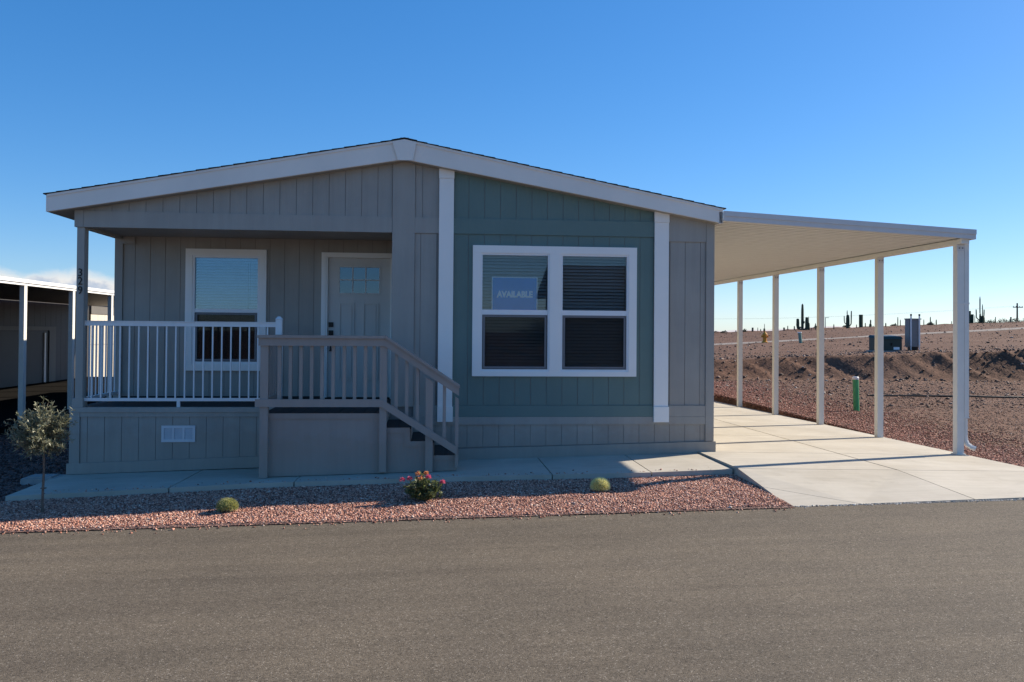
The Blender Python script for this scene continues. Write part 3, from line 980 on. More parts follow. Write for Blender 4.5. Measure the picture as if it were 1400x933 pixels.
# house number
def text_mesh(name, body, size, loc, mat, parent, ext=0.004, offset=0.0, align='CENTER', sx=1.0):
    cu = bpy.data.curves.new(name, 'FONT')
    cu.body = body
    cu.size = size
    cu.extrude = ext
    cu.offset = offset
    cu.align_x = align
    cu.align_y = 'CENTER'
    cu.resolution_u = 4
    t = bpy.data.objects.new(name, cu)
    COL.objects.link(t)
    dg = bpy.context.evaluated_depsgraph_get()
    me = bpy.data.meshes.new_from_object(t.evaluated_get(dg))
    bpy.data.objects.remove(t)
    me.transform(Matrix.Diagonal((sx, 1, 1, 1)))
    me.transform(Matrix.Rotation(R(90), 4, 'X'))
    me.transform(Matrix.Translation(Vector(loc) - wloc(parent)))
    me.materials.clear()
    me.materials.append(mat)
    return link(name, me, parent)
for ch, z in (('3', 2.288), ('2', 2.184), ('9', 2.070)):
    text_mesh('house_number', ch, 0.138, (-4.322, -0.006, z), M['black'], pp, 0.005, -0.0004, sx=0.86)

# deck and left skirt
dk = part('deck_frame', MB().box(-4.38, PO - 0.01, 0.06, PW - 0.01, 0.40, 0.612), M['interior'], home)
nb = 9
for i in range(nb):
    y0 = 0.055 + i * (PW - 0.06) / nb
    part('deck_board', MB().box(-4.385, PO - 0.004, y0, y0 + (PW - 0.06) / nb - 0.006, 0.612, 0.634), M['deck'], dk)
sk = part('porch_skirt', wallcols(MB(), XL - 0.005, PO - 0.003, skirt_bot, const(0.60), [(-3.32, -2.94, 0.215, 0.400)], T, 0.05), M['backing'], home)
siding(sk, grooves(-4.2155, 0, -4.302, PO - 0.004, 0.2032), base_top, const(0.518), 0, M['grey'], [(-3.32, -2.94, 0.215, 0.400)])
board('trim_board', -4.302, PO - 0.004, 0.520, 0.574, -0.012, T - 0.001, M['greytrim'], sk)
board('deck_fascia', -4.425, PO - 0.004, 0.576, 0.636, -0.026, 0.053, M['greytrim'], sk)
board('corner_board', -4.422, -4.3035, base_top, 0.575, -0.016, 0.04, M['greytrim'], sk)
part('baseboard', wallcols(MB(), -4.446, PO - 0.004, skirt_bot, base_top, [], -0.030, -0.001), M['greytrim'], sk)
# crawl-space vent
vt = part('vent_frame', MB().box(-3.331, -2.924, -0.012, -0.002, 0.378, 0.411).box(-3.331, -2.924, -0.012, -0.002, 0.206, 0.239).box(-3.331, -3.298, -0.0121, -0.002, 0.2392, 0.3778).box(-2.957, -2.924, -0.0121, -0.002, 0.2392, 0.3778).box(-3.193, -3.169, -0.0121, -0.002, 0.2392, 0.3778).box(-3.083, -3.059, -0.0121, -0.002, 0.2392, 0.3778), M['galv'], sk) if False else None
vt = part('crawl_vent', MB().box(-3.331, -2.924, -0.012, -0.002, 0.378, 0.411).box(-3.331, -2.924, -0.012, -0.002, 0.206, 0.239).box(-3.331, -3.300, -0.0121, -0.002, 0.2392, 0.3778).box(-2.955, -2.924, -0.0121, -0.002, 0.2392, 0.3778).box(-3.204, -3.176, -0.0121, -0.002, 0.2392, 0.3778).box(-3.079, -3.051, -0.0121, -0.002, 0.2392, 0.3778), M['galv'], home)
for x0, x1 in ((-3.299, -3.205), (-3.175, -3.080), (-3.050, -2.956)):
    mb = MB()
    for k in range(6):
        z0 = 0.2395 + k * 0.0231
        mb.prism_x([(-0.0115, z0), (-0.0095, z0), (0.004, z0 + 0.022), (0.002, z0 + 0.022)], x0, x1)
    part('louver_grille', mb, M['ventdark'], vt)

# porch back wall
XWL = -4.385
pw = part('porch_wall', wallcols(MB(), XWL, PO, const(0.55), const(3.0), [PWO, DO], PW + T, PW + 0.10), M['backing'], home)
siding(pw, grooves(-3.71, 0, -4.278, PO), const(0.66), const(2.885), PW, M['grey'], [PWO, DO])
board('corner_board', XWL, -4.279, 0.64, 2.853, PW - 0.018, PW + 0.10, M['greytrim'], pw)
board('trim_board', -4.278, -4.115, 2.782, 2.882, PW - 0.03, PW - 0.001, M['greytrim'], pw)
board('wall_flashing', -4.278, -1.575, 0.636, 0.675, PW - 0.012, PW + T - 0.001, M['deck'], pw)
# jamb wall between porch and living room
jw = part('porch_side_wall', MB().box(PO, PO + 0.09, 0.102, PW - 0.002, 0.55, 2.96), M['grey'], home)

# body of the home behind
part('side_wall', MB().box(XL, XL + 0.09, PW + 0.101, YB - 0.1, -0.3, 3.12), M['grey'], home)
part('side_wall', MB().box(XR - 0.1, XR - 0.01, 0.101, YB - 0.1, -0.1, 3.10), M['grey'], home)
part('ceiling', MB().box(XL + 0.091, XR - 0.101, PW + 0.101, YB - 0.101, 2.90, 2.98), M['interior'], home)
part('ceiling', MB().box(PO + 0.091, XR - 0.101, 0.101, PW + 0.1, 2.901, 2.981), M['interior'], home)
part('rear_wall', wallcols(MB(), XL, XR - 0.01, const(-0.3), lambda x: rake_bot(x) + 0.05, [], YB - 0.099, YB, extra=[XP]), M['grey'], home)
part('floor_deck', MB().box(XL + 0.1, XR - 0.11, PW + 0.11, YB - 0.11, 0.45, 0.60), M['interior'], home)
part('floor_deck', MB().box(PO + 0.1, XR - 0.11, 0.12, PW + 0.10, 0.45, 0.60), M['interior'], home)

# roof
rl = [(-4.657, 3.010), (XP, 3.755), (3.732, 3.027), (3.732, 3.222), (XP, 4.012), (-4.657, 3.227)]
roof = part('roof', MB().prism(rl, YF + 0.042, YB + 0.3), M['greytrim'], home)
part('rake_board', MB().prism([(-4.657, 3.015), (XP, 3.760), (XP, 4.008), (-4.657, 3.223)], YF, YF + 0.04), M['fascia'], roof)
part('rake_board', MB().prism([(XP + 0.001, 3.760), (3.732, 3.032), (3.732, 3.218), (XP + 0.001, 4.008)], YF, YF + 0.04), M['fascia'], roof)
part('drip_edge', MB().prism([(-4.657, 3.196), (XP, 3.981), (XP, 4.010), (-4.657, 3.225)], YF - 0.012, YF - 0.001), M['fascia'], roof)
part('drip_edge', MB().prism([(XP + 0.001, 3.981), (3.732, 3.191), (3.732, 3.220), (XP + 0.001, 4.010)], YF - 0.012, YF - 0.001), M['fascia'], roof)
part('keystone_board', MB().prism([(-0.455, 3.742), (-0.268, 3.742), (-0.224, 3.972), (XP, 4.006), (-0.525, 3.972)], YF - 0.026, YF - 0.013), M['fascia'], roof)
part('eave_fascia', MB().box(-4.672, -4.658, YF, YB + 0.3, 3.015, 3.223), M['fascia'], roof)
ncs = 29
for side in (0, 1):
    first = None
    if side == 0:
        p0, p1 = (-4.700, 3.222), (XP, 4.015)
    else:
        p0, p1 = (3.772, 3.216), (XP, 4.015)
    dx, dz = (p1[0] - p0[0]) / ncs, (p1[1] - p0[1]) / ncs
    q = [(p0[0], p0[1]), (p0[0] + dx * 1.35, p0[1] + dz * 1.35 + 0.001), (p0[0] + dx * 1.35, p0[1] + dz * 1.35 + 0.004), (p0[0], p0[1] + 0.013)]
    if side:
        q = q[::-1]
    for k in range(ncs):
        if first is None:
            first = part('shingle_course', MB().prism(q, YF - 0.022, YB + 0.31), M['shingle'], roof)
        else:
            j = Vector((dx * k, 0.004 * ((k * 7) % 3 - 1), dz * k))
            if k == ncs - 1:
                j.x -= 0.0
            rep(first, j)
part('ridge_cap', MB().prism([(XP - 0.16, 3.986), (XP, 4.016), (XP + 0.16, 3.986), (XP + 0.16, 4.000), (XP, 4.031), (XP - 0.16, 4.000)], YF - 0.026, YB + 0.31), M['shingle'], roof)

# ------------------------------------------------------------------ windows
def frame_boxes(x0, x1, z0, z1, w, y0, y1, wb=None):
    wb = w if wb is None else wb
    return MB().box(x0, x1, y0, y1, z1 - w, z1).box(x0, x1, y0, y1, z0, z0 + wb).box(x0, x0 + w, y0 + 0.0005, y1, z0 + wb, z1 - w).box(x1 - w, x1, y0 + 0.0005, y1, z0 + wb, z1 - w)
def blind(win, x0, x1, z0, z1, y, pitch=0.0425, bm=None):
    bm = bm or M['blind']
    mb = MB()
    mb.box(x0, x1, y - 0.02, y + 0.03, z1 - 0.045, z1)
    z = z1 - 0.07
    while z > z0 + 0.01:
        a = 0.72 + random.uniform(-0.05, 0.05)
        hw = 0.024
        dy, dz = hw * math.cos(a), hw * math.sin(a)
        mb.hexa([(x0, y - dy, z - dz), (x1, y - dy, z - dz), (x1, y + dy, z + dz), (x0, y + dy, z + dz), (x0, y - dy, z - dz + 0.003), (x1, y - dy, z - dz + 0.003), (x1, y + dy, z + dz + 0.003), (x0, y + dy, z + dz + 0.003)])
        z -= pitch
    mb.box(x0, x1, y - 0.02, y + 0.02, z0 - 0.012, z0 + 0.012)
    o = part('blind', mb, bm, win)
    o['kind'] = 'stuff'
    mb = MB()
    mb.tube([(x1 - 0.15, y - 0.032, z1 - 0.08), (x1 - 0.15, y - 0.034, z1 - 0.72)], 0.004, 5)
    mb.tube([(x1 - 0.125, y - 0.032, z1 - 0.08), (x1 - 0.125, y - 0.034, z1 - 0.66)], 0.0025, 5)
    part('blind_wand', mb, M['blind'], win)
def sash_unit(win, x0, x1, z0, z1, zr0, zr1, y, gx0, gx1, gz0, gz1, lx0, lx1, lz0, lz1, gm=None):
    gm = gm or M['glass']
    # vinyl frame round the whole opening, meeting rail, two panes, half screen
    part('window_frame', frame_boxes(x0, x1, z0, z1, gx0 - x0, y - 0.018, y + 0.06), M['vinyl'], win)
    part('meeting_rail', MB().box(gx0, gx1, y - 0.012, y + 0.05, zr0, zr1), M['vinyl'], win)
    part('window_pane', MB().box(gx0, gx1, y + 0.010, y + 0.016, zr1, gz1), gm, win)
    part('window_pane', MB().box(gx0 + 0.02, gx1 - 0.02, y + 0.034, y + 0.040, z0 + (gx0 - x0), zr0), M['glass'], win)
    part('lower_sash', frame_boxes(gx0, gx1, z0 + (gx0 - x0), zr0, 0.028, y + 0.026, y + 0.052), M['screenframe'], win)
    part('screen_frame', frame_boxes(gx0 + 0.012, gx1 - 0.012, z0 + (gx0 - x0) + 0.012, zr0 - 0.006, 0.024, y - 0.004, y + 0.012), M['screenframe'], win)
    part('insect_screen', MB().box(gx0 + 0.036, gx1 - 0.036, y + 0.003, y + 0.004, z0 + (gx0 - x0) + 0.036, zr0 - 0.030), M['screen'], win)
def trim_frame(win, x0, x1, z0, z1, ix0, ix1, iz0, iz1, y0, y1, mulls=()):
    part('window_trim', MB().box(x0, x1, y0, y1, iz1, z1), M['white'], win)
    part('window_trim', MB().box(x0, x1, y0, y1, z0, iz0), M['white'], win)
    part('window_trim', MB().box(x0, ix0, y0 + 0.0008, y1, iz0 + 0.0006, iz1 - 0.0006), M['white'], win)
    part('window_trim', MB().box(ix1, x1, y0 + 0.0008, y1, iz0 + 0.0006, iz1 - 0.0006), M['white'], win)
    for a, b in mulls:
        part('window_trim', MB().box(a, b, y0 + 0.0008, y1, iz0 + 0.0006, iz1 - 0.0006), M['white'], win)
# the big double window
w1 = part('double_window', frame_boxes(0.592, 2.543, 1.085, 2.622, 0.012, 0.02, 0.10), M['vinyl'], home)
trim_frame(w1, 0.503, 2.634, 1.034, 2.708, 0.603, 2.530, 1.098, 2.612, -0.036, 0.012, [(1.497, 1.639)])
for (x0, x1, gx0, gx1) in ((0.603, 1.497, 0.628, 1.470), (1.639, 2.530, 1.664, 2.505)):
    sash_unit(w1, x0, x1, 1.098, 2.612, 1.822, 1.886, -0.004, gx0, gx1, 1.123, 2.586, 0, 0, 0, 0)
    blind(w1, gx0 - 0.005, gx1 + 0.005, 1.13, 2.605, 0.125)
# porch window
w2 = part('porch_window', frame_boxes(-3.345, -2.41, 1.09, 2.645, 0.008, PW + 0.02, PW + 0.10), M['vinyl'], home)
trim_frame(w2, -3.430, -2.329, 1.031, 2.728, -3.337, -2.417, 1.125, 2.638, PW - 0.036, PW + 0.012)
sash_unit(w2, -3.337, -2.417, 1.125, 2.638, 1.842, 1.892, PW - 0.004, -3.305, -2.449, 1.157, 2.606, 0, 0, 0, 0, M['porchglass'])
blind(w2, -3.31, -2.445, 1.88, 2.62, PW + 0.105, 0.0395, M['blindwhite'])

# available sign standing behind the glass
sg = thing('window_sign', 'blue rectangular sign reading AVAILABLE behind the upper left pane of the wide window', 'sign', (1.05, 0.05, 1.87))
part('sign_board', MB().box(0.752, 1.346, 0.052, 0.056, 1.865, 2.312), M['signwhite'], sg)
part('sign_face', MB().box(0.764, 1.334, 0.0495, 0.0518, 1.868, 2.300), M['signblue'], sg)
text_mesh('sign_lettering', 'AVAILABLE', 0.108, (1.052, 0.0486, 2.084), M['signletter'], sg, 0.0006, 0.0062, sx=0.865)

# ------------------------------------------------------------------ door
dr = part('front_door', MB().box(-1.482, -0.604, PW + 0.034, PW + 0.075, 0.662, 2.128).box(-1.482, -0.604, PW + 0.034, PW + 0.075, 2.512, 2.634).box(-1.482, -1.330, PW + 0.034, PW + 0.075, 2.1281, 2.5119).box(-0.756, -0.604, PW + 0.034, PW + 0.075, 2.1281, 2.5119), M['door'], home)
part('door_trim', MB().box(-1.570, -1.508, PW - 0.03, PW + 0.012, 0.64, 2.644), M['white'], dr)
part('door_trim', MB().box(-1.570, -0.5265, PW - 0.03, PW + 0.012, 2.6445, 2.705), M['white'], dr)
part('door_trim', MB().box(-0.594, -0.5265, PW - 0.03, PW + 0.012, 0.64, 2.644), M['white'], dr)
part('door_jamb', MB().box(-1.508, -1.483, PW - 0.02, PW + 0.09, 0.64, 2.644), M['white'], dr)
part('door_jamb', MB().box(-0.603, -0.5945, PW - 0.02, PW + 0.09, 0.64, 2.644), M['white'], dr)
part('door_jamb', MB().box(-1.483, -0.603, PW - 0.0195, PW + 0.09, 2.636, 2.644), M['white'], dr)
part('threshold', MB().box(-1.505, -0.60, PW - 0.03, PW + 0.09, 0.636, 0.660), M['black'], dr)
part('lite_frame', frame_boxes(-1.340, -0.746, 2.118, 2.522, 0.020, PW + 0.024, PW + 0.0335).box(-1.146, -1.130, PW + 0.027, PW + 0.05, 2.138, 2.502).box(-0.963, -0.947, PW + 0.027, PW + 0.05, 2.138, 2.502).box(-1.320, -1.1465, PW + 0.0275, PW + 0.05, 2.315, 2.331).box(-1.1295, -0.9635, PW + 0.0275, PW + 0.05, 2.315, 2.331).box(-0.9465, -0.766, PW + 0.0275, PW + 0.05, 2.315, 2.331), M['door'], dr)
for x0, x1 in ((-1.320, -1.1465), (-1.1295, -0.9635), (-0.9465, -0.766)):
    for z0, z1 in ((2.138, 2.3145), (2.3315, 2.502)):
        part('door_pane', MB().box(x0, x1, PW + 0.042, PW + 0.047, z0, z1), M['doorglass'], dr)
for x0, x1 in ((-1.325, -1.110), (-0.988, -0.770)):
    part('door_panel', frame_boxes(x0, x1, 0.90, 2.0, 0.018, PW + 0.016, PW + 0.0335).box(x0 + 0.036, x1 - 0.036, PW + 0.020, PW + 0.0335, 0.936, 1.964), M['door'], dr)
part('deadbolt', MB().box(-1.467, -1.402, PW + 0.012, PW + 0.0335, 1.652, 1.720).box(-1.447, -1.422, PW + 0.002, PW + 0.0119, 1.668, 1.704), M['black'], dr)
part('door_handle', MB().box(-1.466, -1.403, PW + 0.014, PW + 0.0335, 1.535, 1.605).box(-1.444, -1.424, PW - 0.03, PW - 0.012, 1.325, 1.585).box(-1.444, -1.424, PW - 0.0118, PW + 0.0335, 1.560, 1.584).box(-1.444, -1.424, PW - 0.0118, PW + 0.0335, 1.326, 1.350).box(-1.457, -1.413, PW + 0.016, PW + 0.0335, 1.310, 1.3255), M['black'], dr)

# ------------------------------------------------------------------ white porch railing
ra = part('porch_railing', MB().box(-4.280, -1.970, 0.045, 0.085, 1.640, 1.692).box(-4.280, -1.970, 0.035, 0.095, 1.6925, 1.702), M['whitemetal'], home)
part('bottom_rail', MB().box(-4.300, -1.970, 0.045, 0.085, 0.708, 0.746), M['whitemetal'], ra)
part('rail_foot', MB().box(-3.168, -3.128, 0.045, 0.085, 0.635, 0.7075), M['whitemetal'], ra)
b0 = part('baluster', MB().box(-4.206, -4.189, 0.057, 0.074, 0.7465, 1.6395), M['whitemetal'], ra)
for i in range(1, 20):
    rep(b0, (0.1118 * i, 0, 0))
part('rail_post', MB().box(-1.969, -1.892, 0.030, 0.107, 0.635, 1.738).hexa([(-1.976, 0.023, 1.738), (-1.885, 0.023, 1.738), (-1.885, 0.114, 1.738), (-1.976, 0.114, 1.738), (-1.945, 0.054, 1.775), (-1.916, 0.054, 1.775), (-1.916, 0.083, 1.775), (-1.945, 0.083, 1.775)]), M['whitemetal'], ra)
rs = part('side_railing', MB().box(-4.345, -4.305, 0.132, 1.322, 1.655, 1.692).box(-4.355, -4.295, 0.132, 1.322, 1.6925, 1.702), M['whitemetal'], home)
part('bottom_rail', MB().box(-4.345, -4.305, 0.132, 1.322, 0.708, 0.746), M['whitemetal'], rs)
b0 = part('baluster', MB().box(-4.334, -4.317, 0.205, 0.222, 0.7465, 1.6545), M['whitemetal'], rs)
for i in range(1, 10):
    rep(b0, (0, 0.1115 * i, 0))

# ------------------------------------------------------------------ entry steps
st = thing('entry_steps', 'greige wooden porch landing with handrail and three steps going down to the right', 'steps', (-0.85, -0.55, -0.08))
gs = lambda x: walk_z(x, -1.0) + 0.006
FP = -0.955                                   # front panel face
LAND = 0.652
sp_ = wallcols(MB(), -1.935, -0.560, gs, const(0.590), [], FP, FP + 0.03)
part('front_panel', sp_, M['steps'], st)
part('side_panel', MB().box(-1.935, -1.905, FP + 0.0305, -0.04, -0.07, 0.590), M['steps'], st)
part('step_panel', wallcols(wallcols(wallcols(MB(), -0.559, -0.252, gs, const(0.470), [], FP, FP + 0.03), -0.2519, 0.017, gs, const(0.312), [], FP, FP + 0.03), 0.0171, 0.290, gs, const(0.150), [], FP, FP + 0.03), M['steps'], st)
part('landing_fascia', MB().box(-1.945, -0.556, FP - 0.016, FP - 0.001, 0.588, 0.650), M['steps'], st)
def trimstep(x0, x1, z0, z1):
    part('step_trim', MB().box(x0, x1, FP - 0.014, FP - 0.001, z0, z1), M['steps'], st)
trimstep(-0.520, -0.252, 0.421, 0.483)
trimstep(-0.317, -0.252, 0.264, 0.4205)
trimstep(-0.2515, 0.017, 0.264, 0.326)
trimstep(-0.046, 0.017, 0.105, 0.2635)
trimstep(0.0175, 0.290, 0.105, 0.161)
x = -1.93
k = 0
while x < -0.60:                              # decking boards run front to back
    part('deck_board', MB().box(x, min(x + 0.136, -0.548), FP - 0.008, -0.032, 0.630, LAND - 0.002), M['deck'], st)
    x += 0.142
for x0, x1, z in ((-0.545, -0.238, 0.485), (-0.2375, 0.032, 0.328), (0.0325, 0.302, 0.163)):
    for q in (0, 1):
        h = (x1 - x0) / 2
        part('tread_board', MB().box(x0 + q * h + 0.002, x0 + (q + 1) * h - 0.002, FP - 0.004, -0.045, z - 0.020, z), M['deck'], st)
for x0, z0, z1 in ((-0.560, 0.487, 0.628), (-0.252, 0.330, 0.463), (0.017, 0.165, 0.306), (0.276, -0.03, 0.142)):
    part('riser_board', MB().box(x0, x0 + 0.012, FP + 0.031, -0.045, z0, z1), M['steps'], st)
part('back_panel', MB().box(-0.559, 0.275, -0.044, -0.032, -0.04, 0.14), M['steps'], st)
# rail
def slope(z0):                                # along the stair flight
    return lambda x: z0 - (x + 0.547) * 0.663
part('stair_post', wallcols(MB(), -1.946, -1.856, gs, const(1.424), [], -1.040, FP - 0.0005), M['steps'], st)
part('stair_post', MB().box(-0.601, -0.520, -1.040, FP - 0.0165, -0.018, 1.424), M['steps'], st)
part('stair_post', wallcols(MB(), -0.074, 0.011, gs, slope(1.385), [], -1.040, FP - 0.0165), M['steps'], st)
part('stair_post', wallcols(MB(), 0.268, 0.306, const(0.033), slope(1.385), [], -1.040, FP - 0.0145), M['steps'], st)
part('top_rail', wallcols(MB(), -1.964, -0.5475, const(1.425), const(1.512), [], -1.062, -1.022), M['steps'], st)
part('top_rail', wallcols(MB(), -0.547, 0.310, slope(1.425), slope(1.520), [], -1.062, -1.022), M['steps'], st)
part('rail_cap', wallcols(MB(), -1.980, -0.5475, const(1.513), const(1.545), [], -1.085, -0.945), M['steps'], st)
part('rail_cap', wallcols(MB(), -0.547, 0.318, slope(1.5215), slope(1.556), [], -1.085, -0.945), M['steps'], st)
part('lower_rail', wallcols(MB(), -1.996, -0.584, const(0.730), const(0.818), [], -1.062, -1.041), M['steps'], st)
sl2 = lambda z0: (lambda x: z0 - (x + 0.584) * 0.632)
part('lower_rail', wallcols(MB(), -0.5835, 0.293, sl2(0.730), sl2(0.822), [], -1.062, -1.041), M['steps'], st)
b0 = None
for xb in (-1.736, -1.613, -1.494, -1.374, -1.257, -1.132, -1.007, -0.888, -0.767, -0.668):
    if b0 is None:
        b0 = part('baluster', MB().box(xb - 0.019, xb + 0.019, -1.0215, -0.985, 0.735, 1.4245), M['steps'], st)
        xf = xb
    else:
        rep(b0, (xb - xf, 0, 0))
for xb in (-0.414, -0.292, -0.169, 0.142):
    part('baluster', wallcols(MB(), xb - 0.019, xb + 0.019, sl2(0.735), slope(1.4245), [], -1.0215, -0.985), M['steps'], st)
# side rail back to the porch
sr = part('side_rail', MB().box(-1.940, -1.900, -0.944, -0.03, 1.425, 1.512).box(-1.965, -1.850, -0.944, -0.02, 1.513, 1.545), M['steps'], st)
part('lower_rail', MB().box(-1.940, -1.902, -0.954, -0.03, 0.732, 0.816), M['steps'], st)
b0 = part('baluster', MB().box(-1.938, -1.904, -0.86, -0.826, 0.8165, 1.4245), M['steps'], st)
for i in range(1, 7):
    rep(b0, (0, 0.122 * i, 0))
part('rail_bracket', MB().box(-0.520, -0.492, -1.039, -0.99, 0.742, 0.775), M['black'], st)

# ------------------------------------------------------------------ carport
cp = thing('carport', 'flat almond metal carport with slim posts attached to the right side of the home', 'carport', (5.4, 4.5, 0))
CX0, CX1 = 3.735, 7.165
def pan_z(x):                                 # underside of the roof pans
    return 3.080 - 0.0545 * (x - CX0)
p0 = part('carport_post', wallcols(MB(), 7.008, 7.104, lambda x: drive_z(x, 0) + 0.002, const(2.826), [], -0.05, 0.05), M['almond'], cp)
for i in range(1, 6):
    yi = 2.0964 * i
    part('carport_post', wallcols(MB(), 7.008, 7.104, lambda x: drive_z(x, yi) + 0.002, const(2.826), [], yi - 0.05, yi + 0.05), M['almond'], cp)
part('post_foot', MB().box(6.99, 7.12, -0.065, 0.065, 0.004, 0.018), M['almond'], cp)
for i in range(0, 6):
    yi = 2.0964 * i
    bk = part('post_bracket', MB().box(6.996, 7.1035, yi - 0.056, yi - 0.0505, 2.735, 2.8255), M['carfascia'], cp)
    for xb in (7.03, 7.075):
        part('bolt', MB().lathe([(0.010, -0.008), (0.010, 0.0)], (xb, yi - 0.0565, 2.775), 6, 'y'), M['screenframe'], bk)
part('carport_beam', MB().box(7.000, 7.112, -0.15, 12.6, 2.827, 2.892), M['almond'], cp)
part('house_ledger', MB().box(CX0 - 0.05, CX0, -0.16, 12.6, 3.03, 3.18), M['carfascia'], cp)
# W-shaped roof pans, each 0.3 m wide, running down from house to beam
pw_ = 0.305
def pan_profile():
    return [(0.0, 0.0), (0.070, 0.0), (0.080, 0.030), (0.120, 0.030), (0.130, 0.0), (0.205, 0.0), (0.215, 0.030), (0.270, 0.030), (0.280, 0.0), (0.303, 0.0)]
mb = MB()
prof = pan_profile()
nn = len(prof)
for lay, off in ((0, 0.0), (1, 0.004)):
    for xx in (CX0 + 0.001, CX1 - 0.03):
        mb.v += [(xx, -0.155 + y, pan_z(xx) + z + off) for y, z in prof]
for i in range(nn - 1):
    a = i
    mb.f.append((a, a + 1, nn + a + 1, nn + a))
    b = 2 * nn + i
    mb.f.append((b, nn + b, nn + b + 1, b + 1))
for s0 in (0, nn):
    for i in range(nn - 1):
        a = s0 + i
        mb.f.append((a, 2 * nn + a, 2 * nn + a + 1, a + 1) if s0 == 0 else (a + 1, 2 * nn + a + 1, 2 * nn + a, a))
for e_ in (0, nn - 1):
    mb.f.append((e_, nn + e_, 3 * nn + e_, 2 * nn + e_))
p0 = part('roof_pan', mb, M['pan'], cp)
for i in range(1, 42):
    rep(p0, (0, pw_ * i, 0))
# front fascia in two steps, end cap and gutter along the outer edge
def fz(x, z0):
    return z0 - 0.0525 * (x - CX0)
part('front_fascia', wallcols(MB(), CX0 + 0.002, 7.178, lambda x: fz(x, 3.062), lambda x: fz(x, 3.190), [], -0.195, -0.160), M['carfascia'], cp)
part('fascia_lip', wallcols(MB(), CX0 + 0.002, 7.178, lambda x: fz(x, 3.124), lambda x: fz(x, 3.1895), [], -0.207, -0.1955), M['carfascia'], cp)
part('gutter', MB().box(7.136, 7.178, -0.159, 12.6, 2.880, 3.008), M['carfascia'], cp)
part('vent_cap', MB().lathe([(0.03, 0.0), (0.055, 0.02), (0.06, 0.05), (0.03, 0.085), (0.01, 0.095)], (5.66, 0.45, 3.085), 10), M['carfascia'], cp)
# downspout with elbow
dsp = MB()
dsp.box(7.108, 7.172, -0.052, 0.030, 0.50, 2.878)
ds = part('downspout', dsp, M['almond'], cp)
path = [(7.140, -0.011, 0.50), (7.140, -0.011, 0.26), (7.145, -0.016, 0.19), (7.163, -0.03, 0.14), (7.20, -0.055, 0.105), (7.245, -0.08, 0.085)]
mb = MB()
mb.tube(path, [0.047, 0.047, 0.047, 0.048, 0.048, 0.05], 4)
mb2 = MB()
# square elbow: rotate the 4-sided tube profile by 45 degrees
mb2.tube(path, [0.036] * 6, 8)
part('downspout_elbow', mb2, M['almond'], ds)
part('downspout_strap', MB().box(7.004, 7.176, -0.056, 0.034, 2.02, 2.045), M['almond'], ds)
part('downspout_strap', MB().box(7.104, 7.176, -0.056, 0.034, 0.49, 0.505), M['almond'], ds)

# ------------------------------------------------------------------ plants in the bed
def leaf(mb, p, d, up, L, W):
    d = d.normalized()
    s = d.cross(up)
    if s.length < 1e-3:
        s = d.cross(Vector((1, 0, 0)))
    s.normalize()
    nrm = s.cross(d)
    n = len(mb.v)
    for q in (p, p + d * L * 0.5 + s * W * 0.5 + nrm * W * 0.15, p + d * L, p + d * L * 0.5 - s * W * 0.5 + nrm * W * 0.15):
        mb.v.append(tuple(q))
    mb.f.append((n, n + 1, n + 2, n + 3))
def rdir(rnd, zlo=-1, zhi=1):
    a = rnd.uniform(0, 2 * math.pi)
    z = rnd.uniform(zlo, zhi)
    r = math.sqrt(max(0, 1 - z * z))
    return Vector((r * math.cos(a), r * math.sin(a), z))
rnd = random.Random(5)
ox, oy = -3.79, -2.2
oz = float(bed_z(np.array(ox), np.array(oy)))
ol = thing('olive_tree', 'small young olive tree with thin trunk and silvery round crown by the porch corner', 'tree', (ox, oy, oz))
mb = MB()
mb.tube([(ox - 0.008, oy, oz - 0.02), (ox - 0.004, oy, oz + 0.2), (ox + 0.004, oy, oz + 0.42), (ox, oy, oz + 0.60), (ox - 0.012, oy + 0.01, oz + 0.74)], [0.016, 0.012, 0.011, 0.010, 0.008], 7)
mb.box(ox - 0.02, ox + 0.025, oy - 0.016, oy + 0.016, oz + 0.235, oz + 0.245)
part('trunk', mb, M['bark'], ol)
brm, lvm = MB(), MB()
cx, cy_, cz = ox - 0.03, oy, oz + 0.82
for i in range(215):
    d = rdir(rnd, -0.9, 1)
    rr = rnd.uniform(0.55, 1.12)
    tip = Vector((cx + d.x * 0.27 * rr, cy_ + d.y * 0.25 * rr, cz + d.z * 0.245 * rr - (0.03 if d.z < 0 else 0)))
    if i < 5:
        tip = Vector((cx, cy_, cz)) + Vector([(-0.34, 0, 0.05), (-0.31, 0.04, -0.08), (0.29, 0, 0.18), (0.02, 0, 0.30), (0.27, 0.03, -0.12)][i])
    st_ = Vector((ox, oy, oz + rnd.uniform(0.58, 0.74)))
    mid = st_.lerp(tip, 0.5) + Vector((rnd.uniform(-0.02, 0.02), rnd.uniform(-0.02, 0.02), 0.03))
    brm.tube([st_, mid, tip], [0.004, 0.0028, 0.0012], 4, False)
    ax = (tip - st_).normalized()
    for k in range(34):
        t = rnd.uniform(0.32, 1.05)
        p = st_.lerp(mid, t * 2) if t < 0.5 else mid.lerp(tip, (t - 0.5) * 2)
        ld = (ax * 0.7 + rdir(rnd) * 0.9 + Vector((0, 0, 0.15)))
        leaf(lvm, p, ld, rdir(rnd), rnd.uniform(0.030, 0.056), rnd.uniform(0.008, 0.014))
part('branches', brm, M['bark'], ol)
part('crown', lvm, M['olive'], ol)

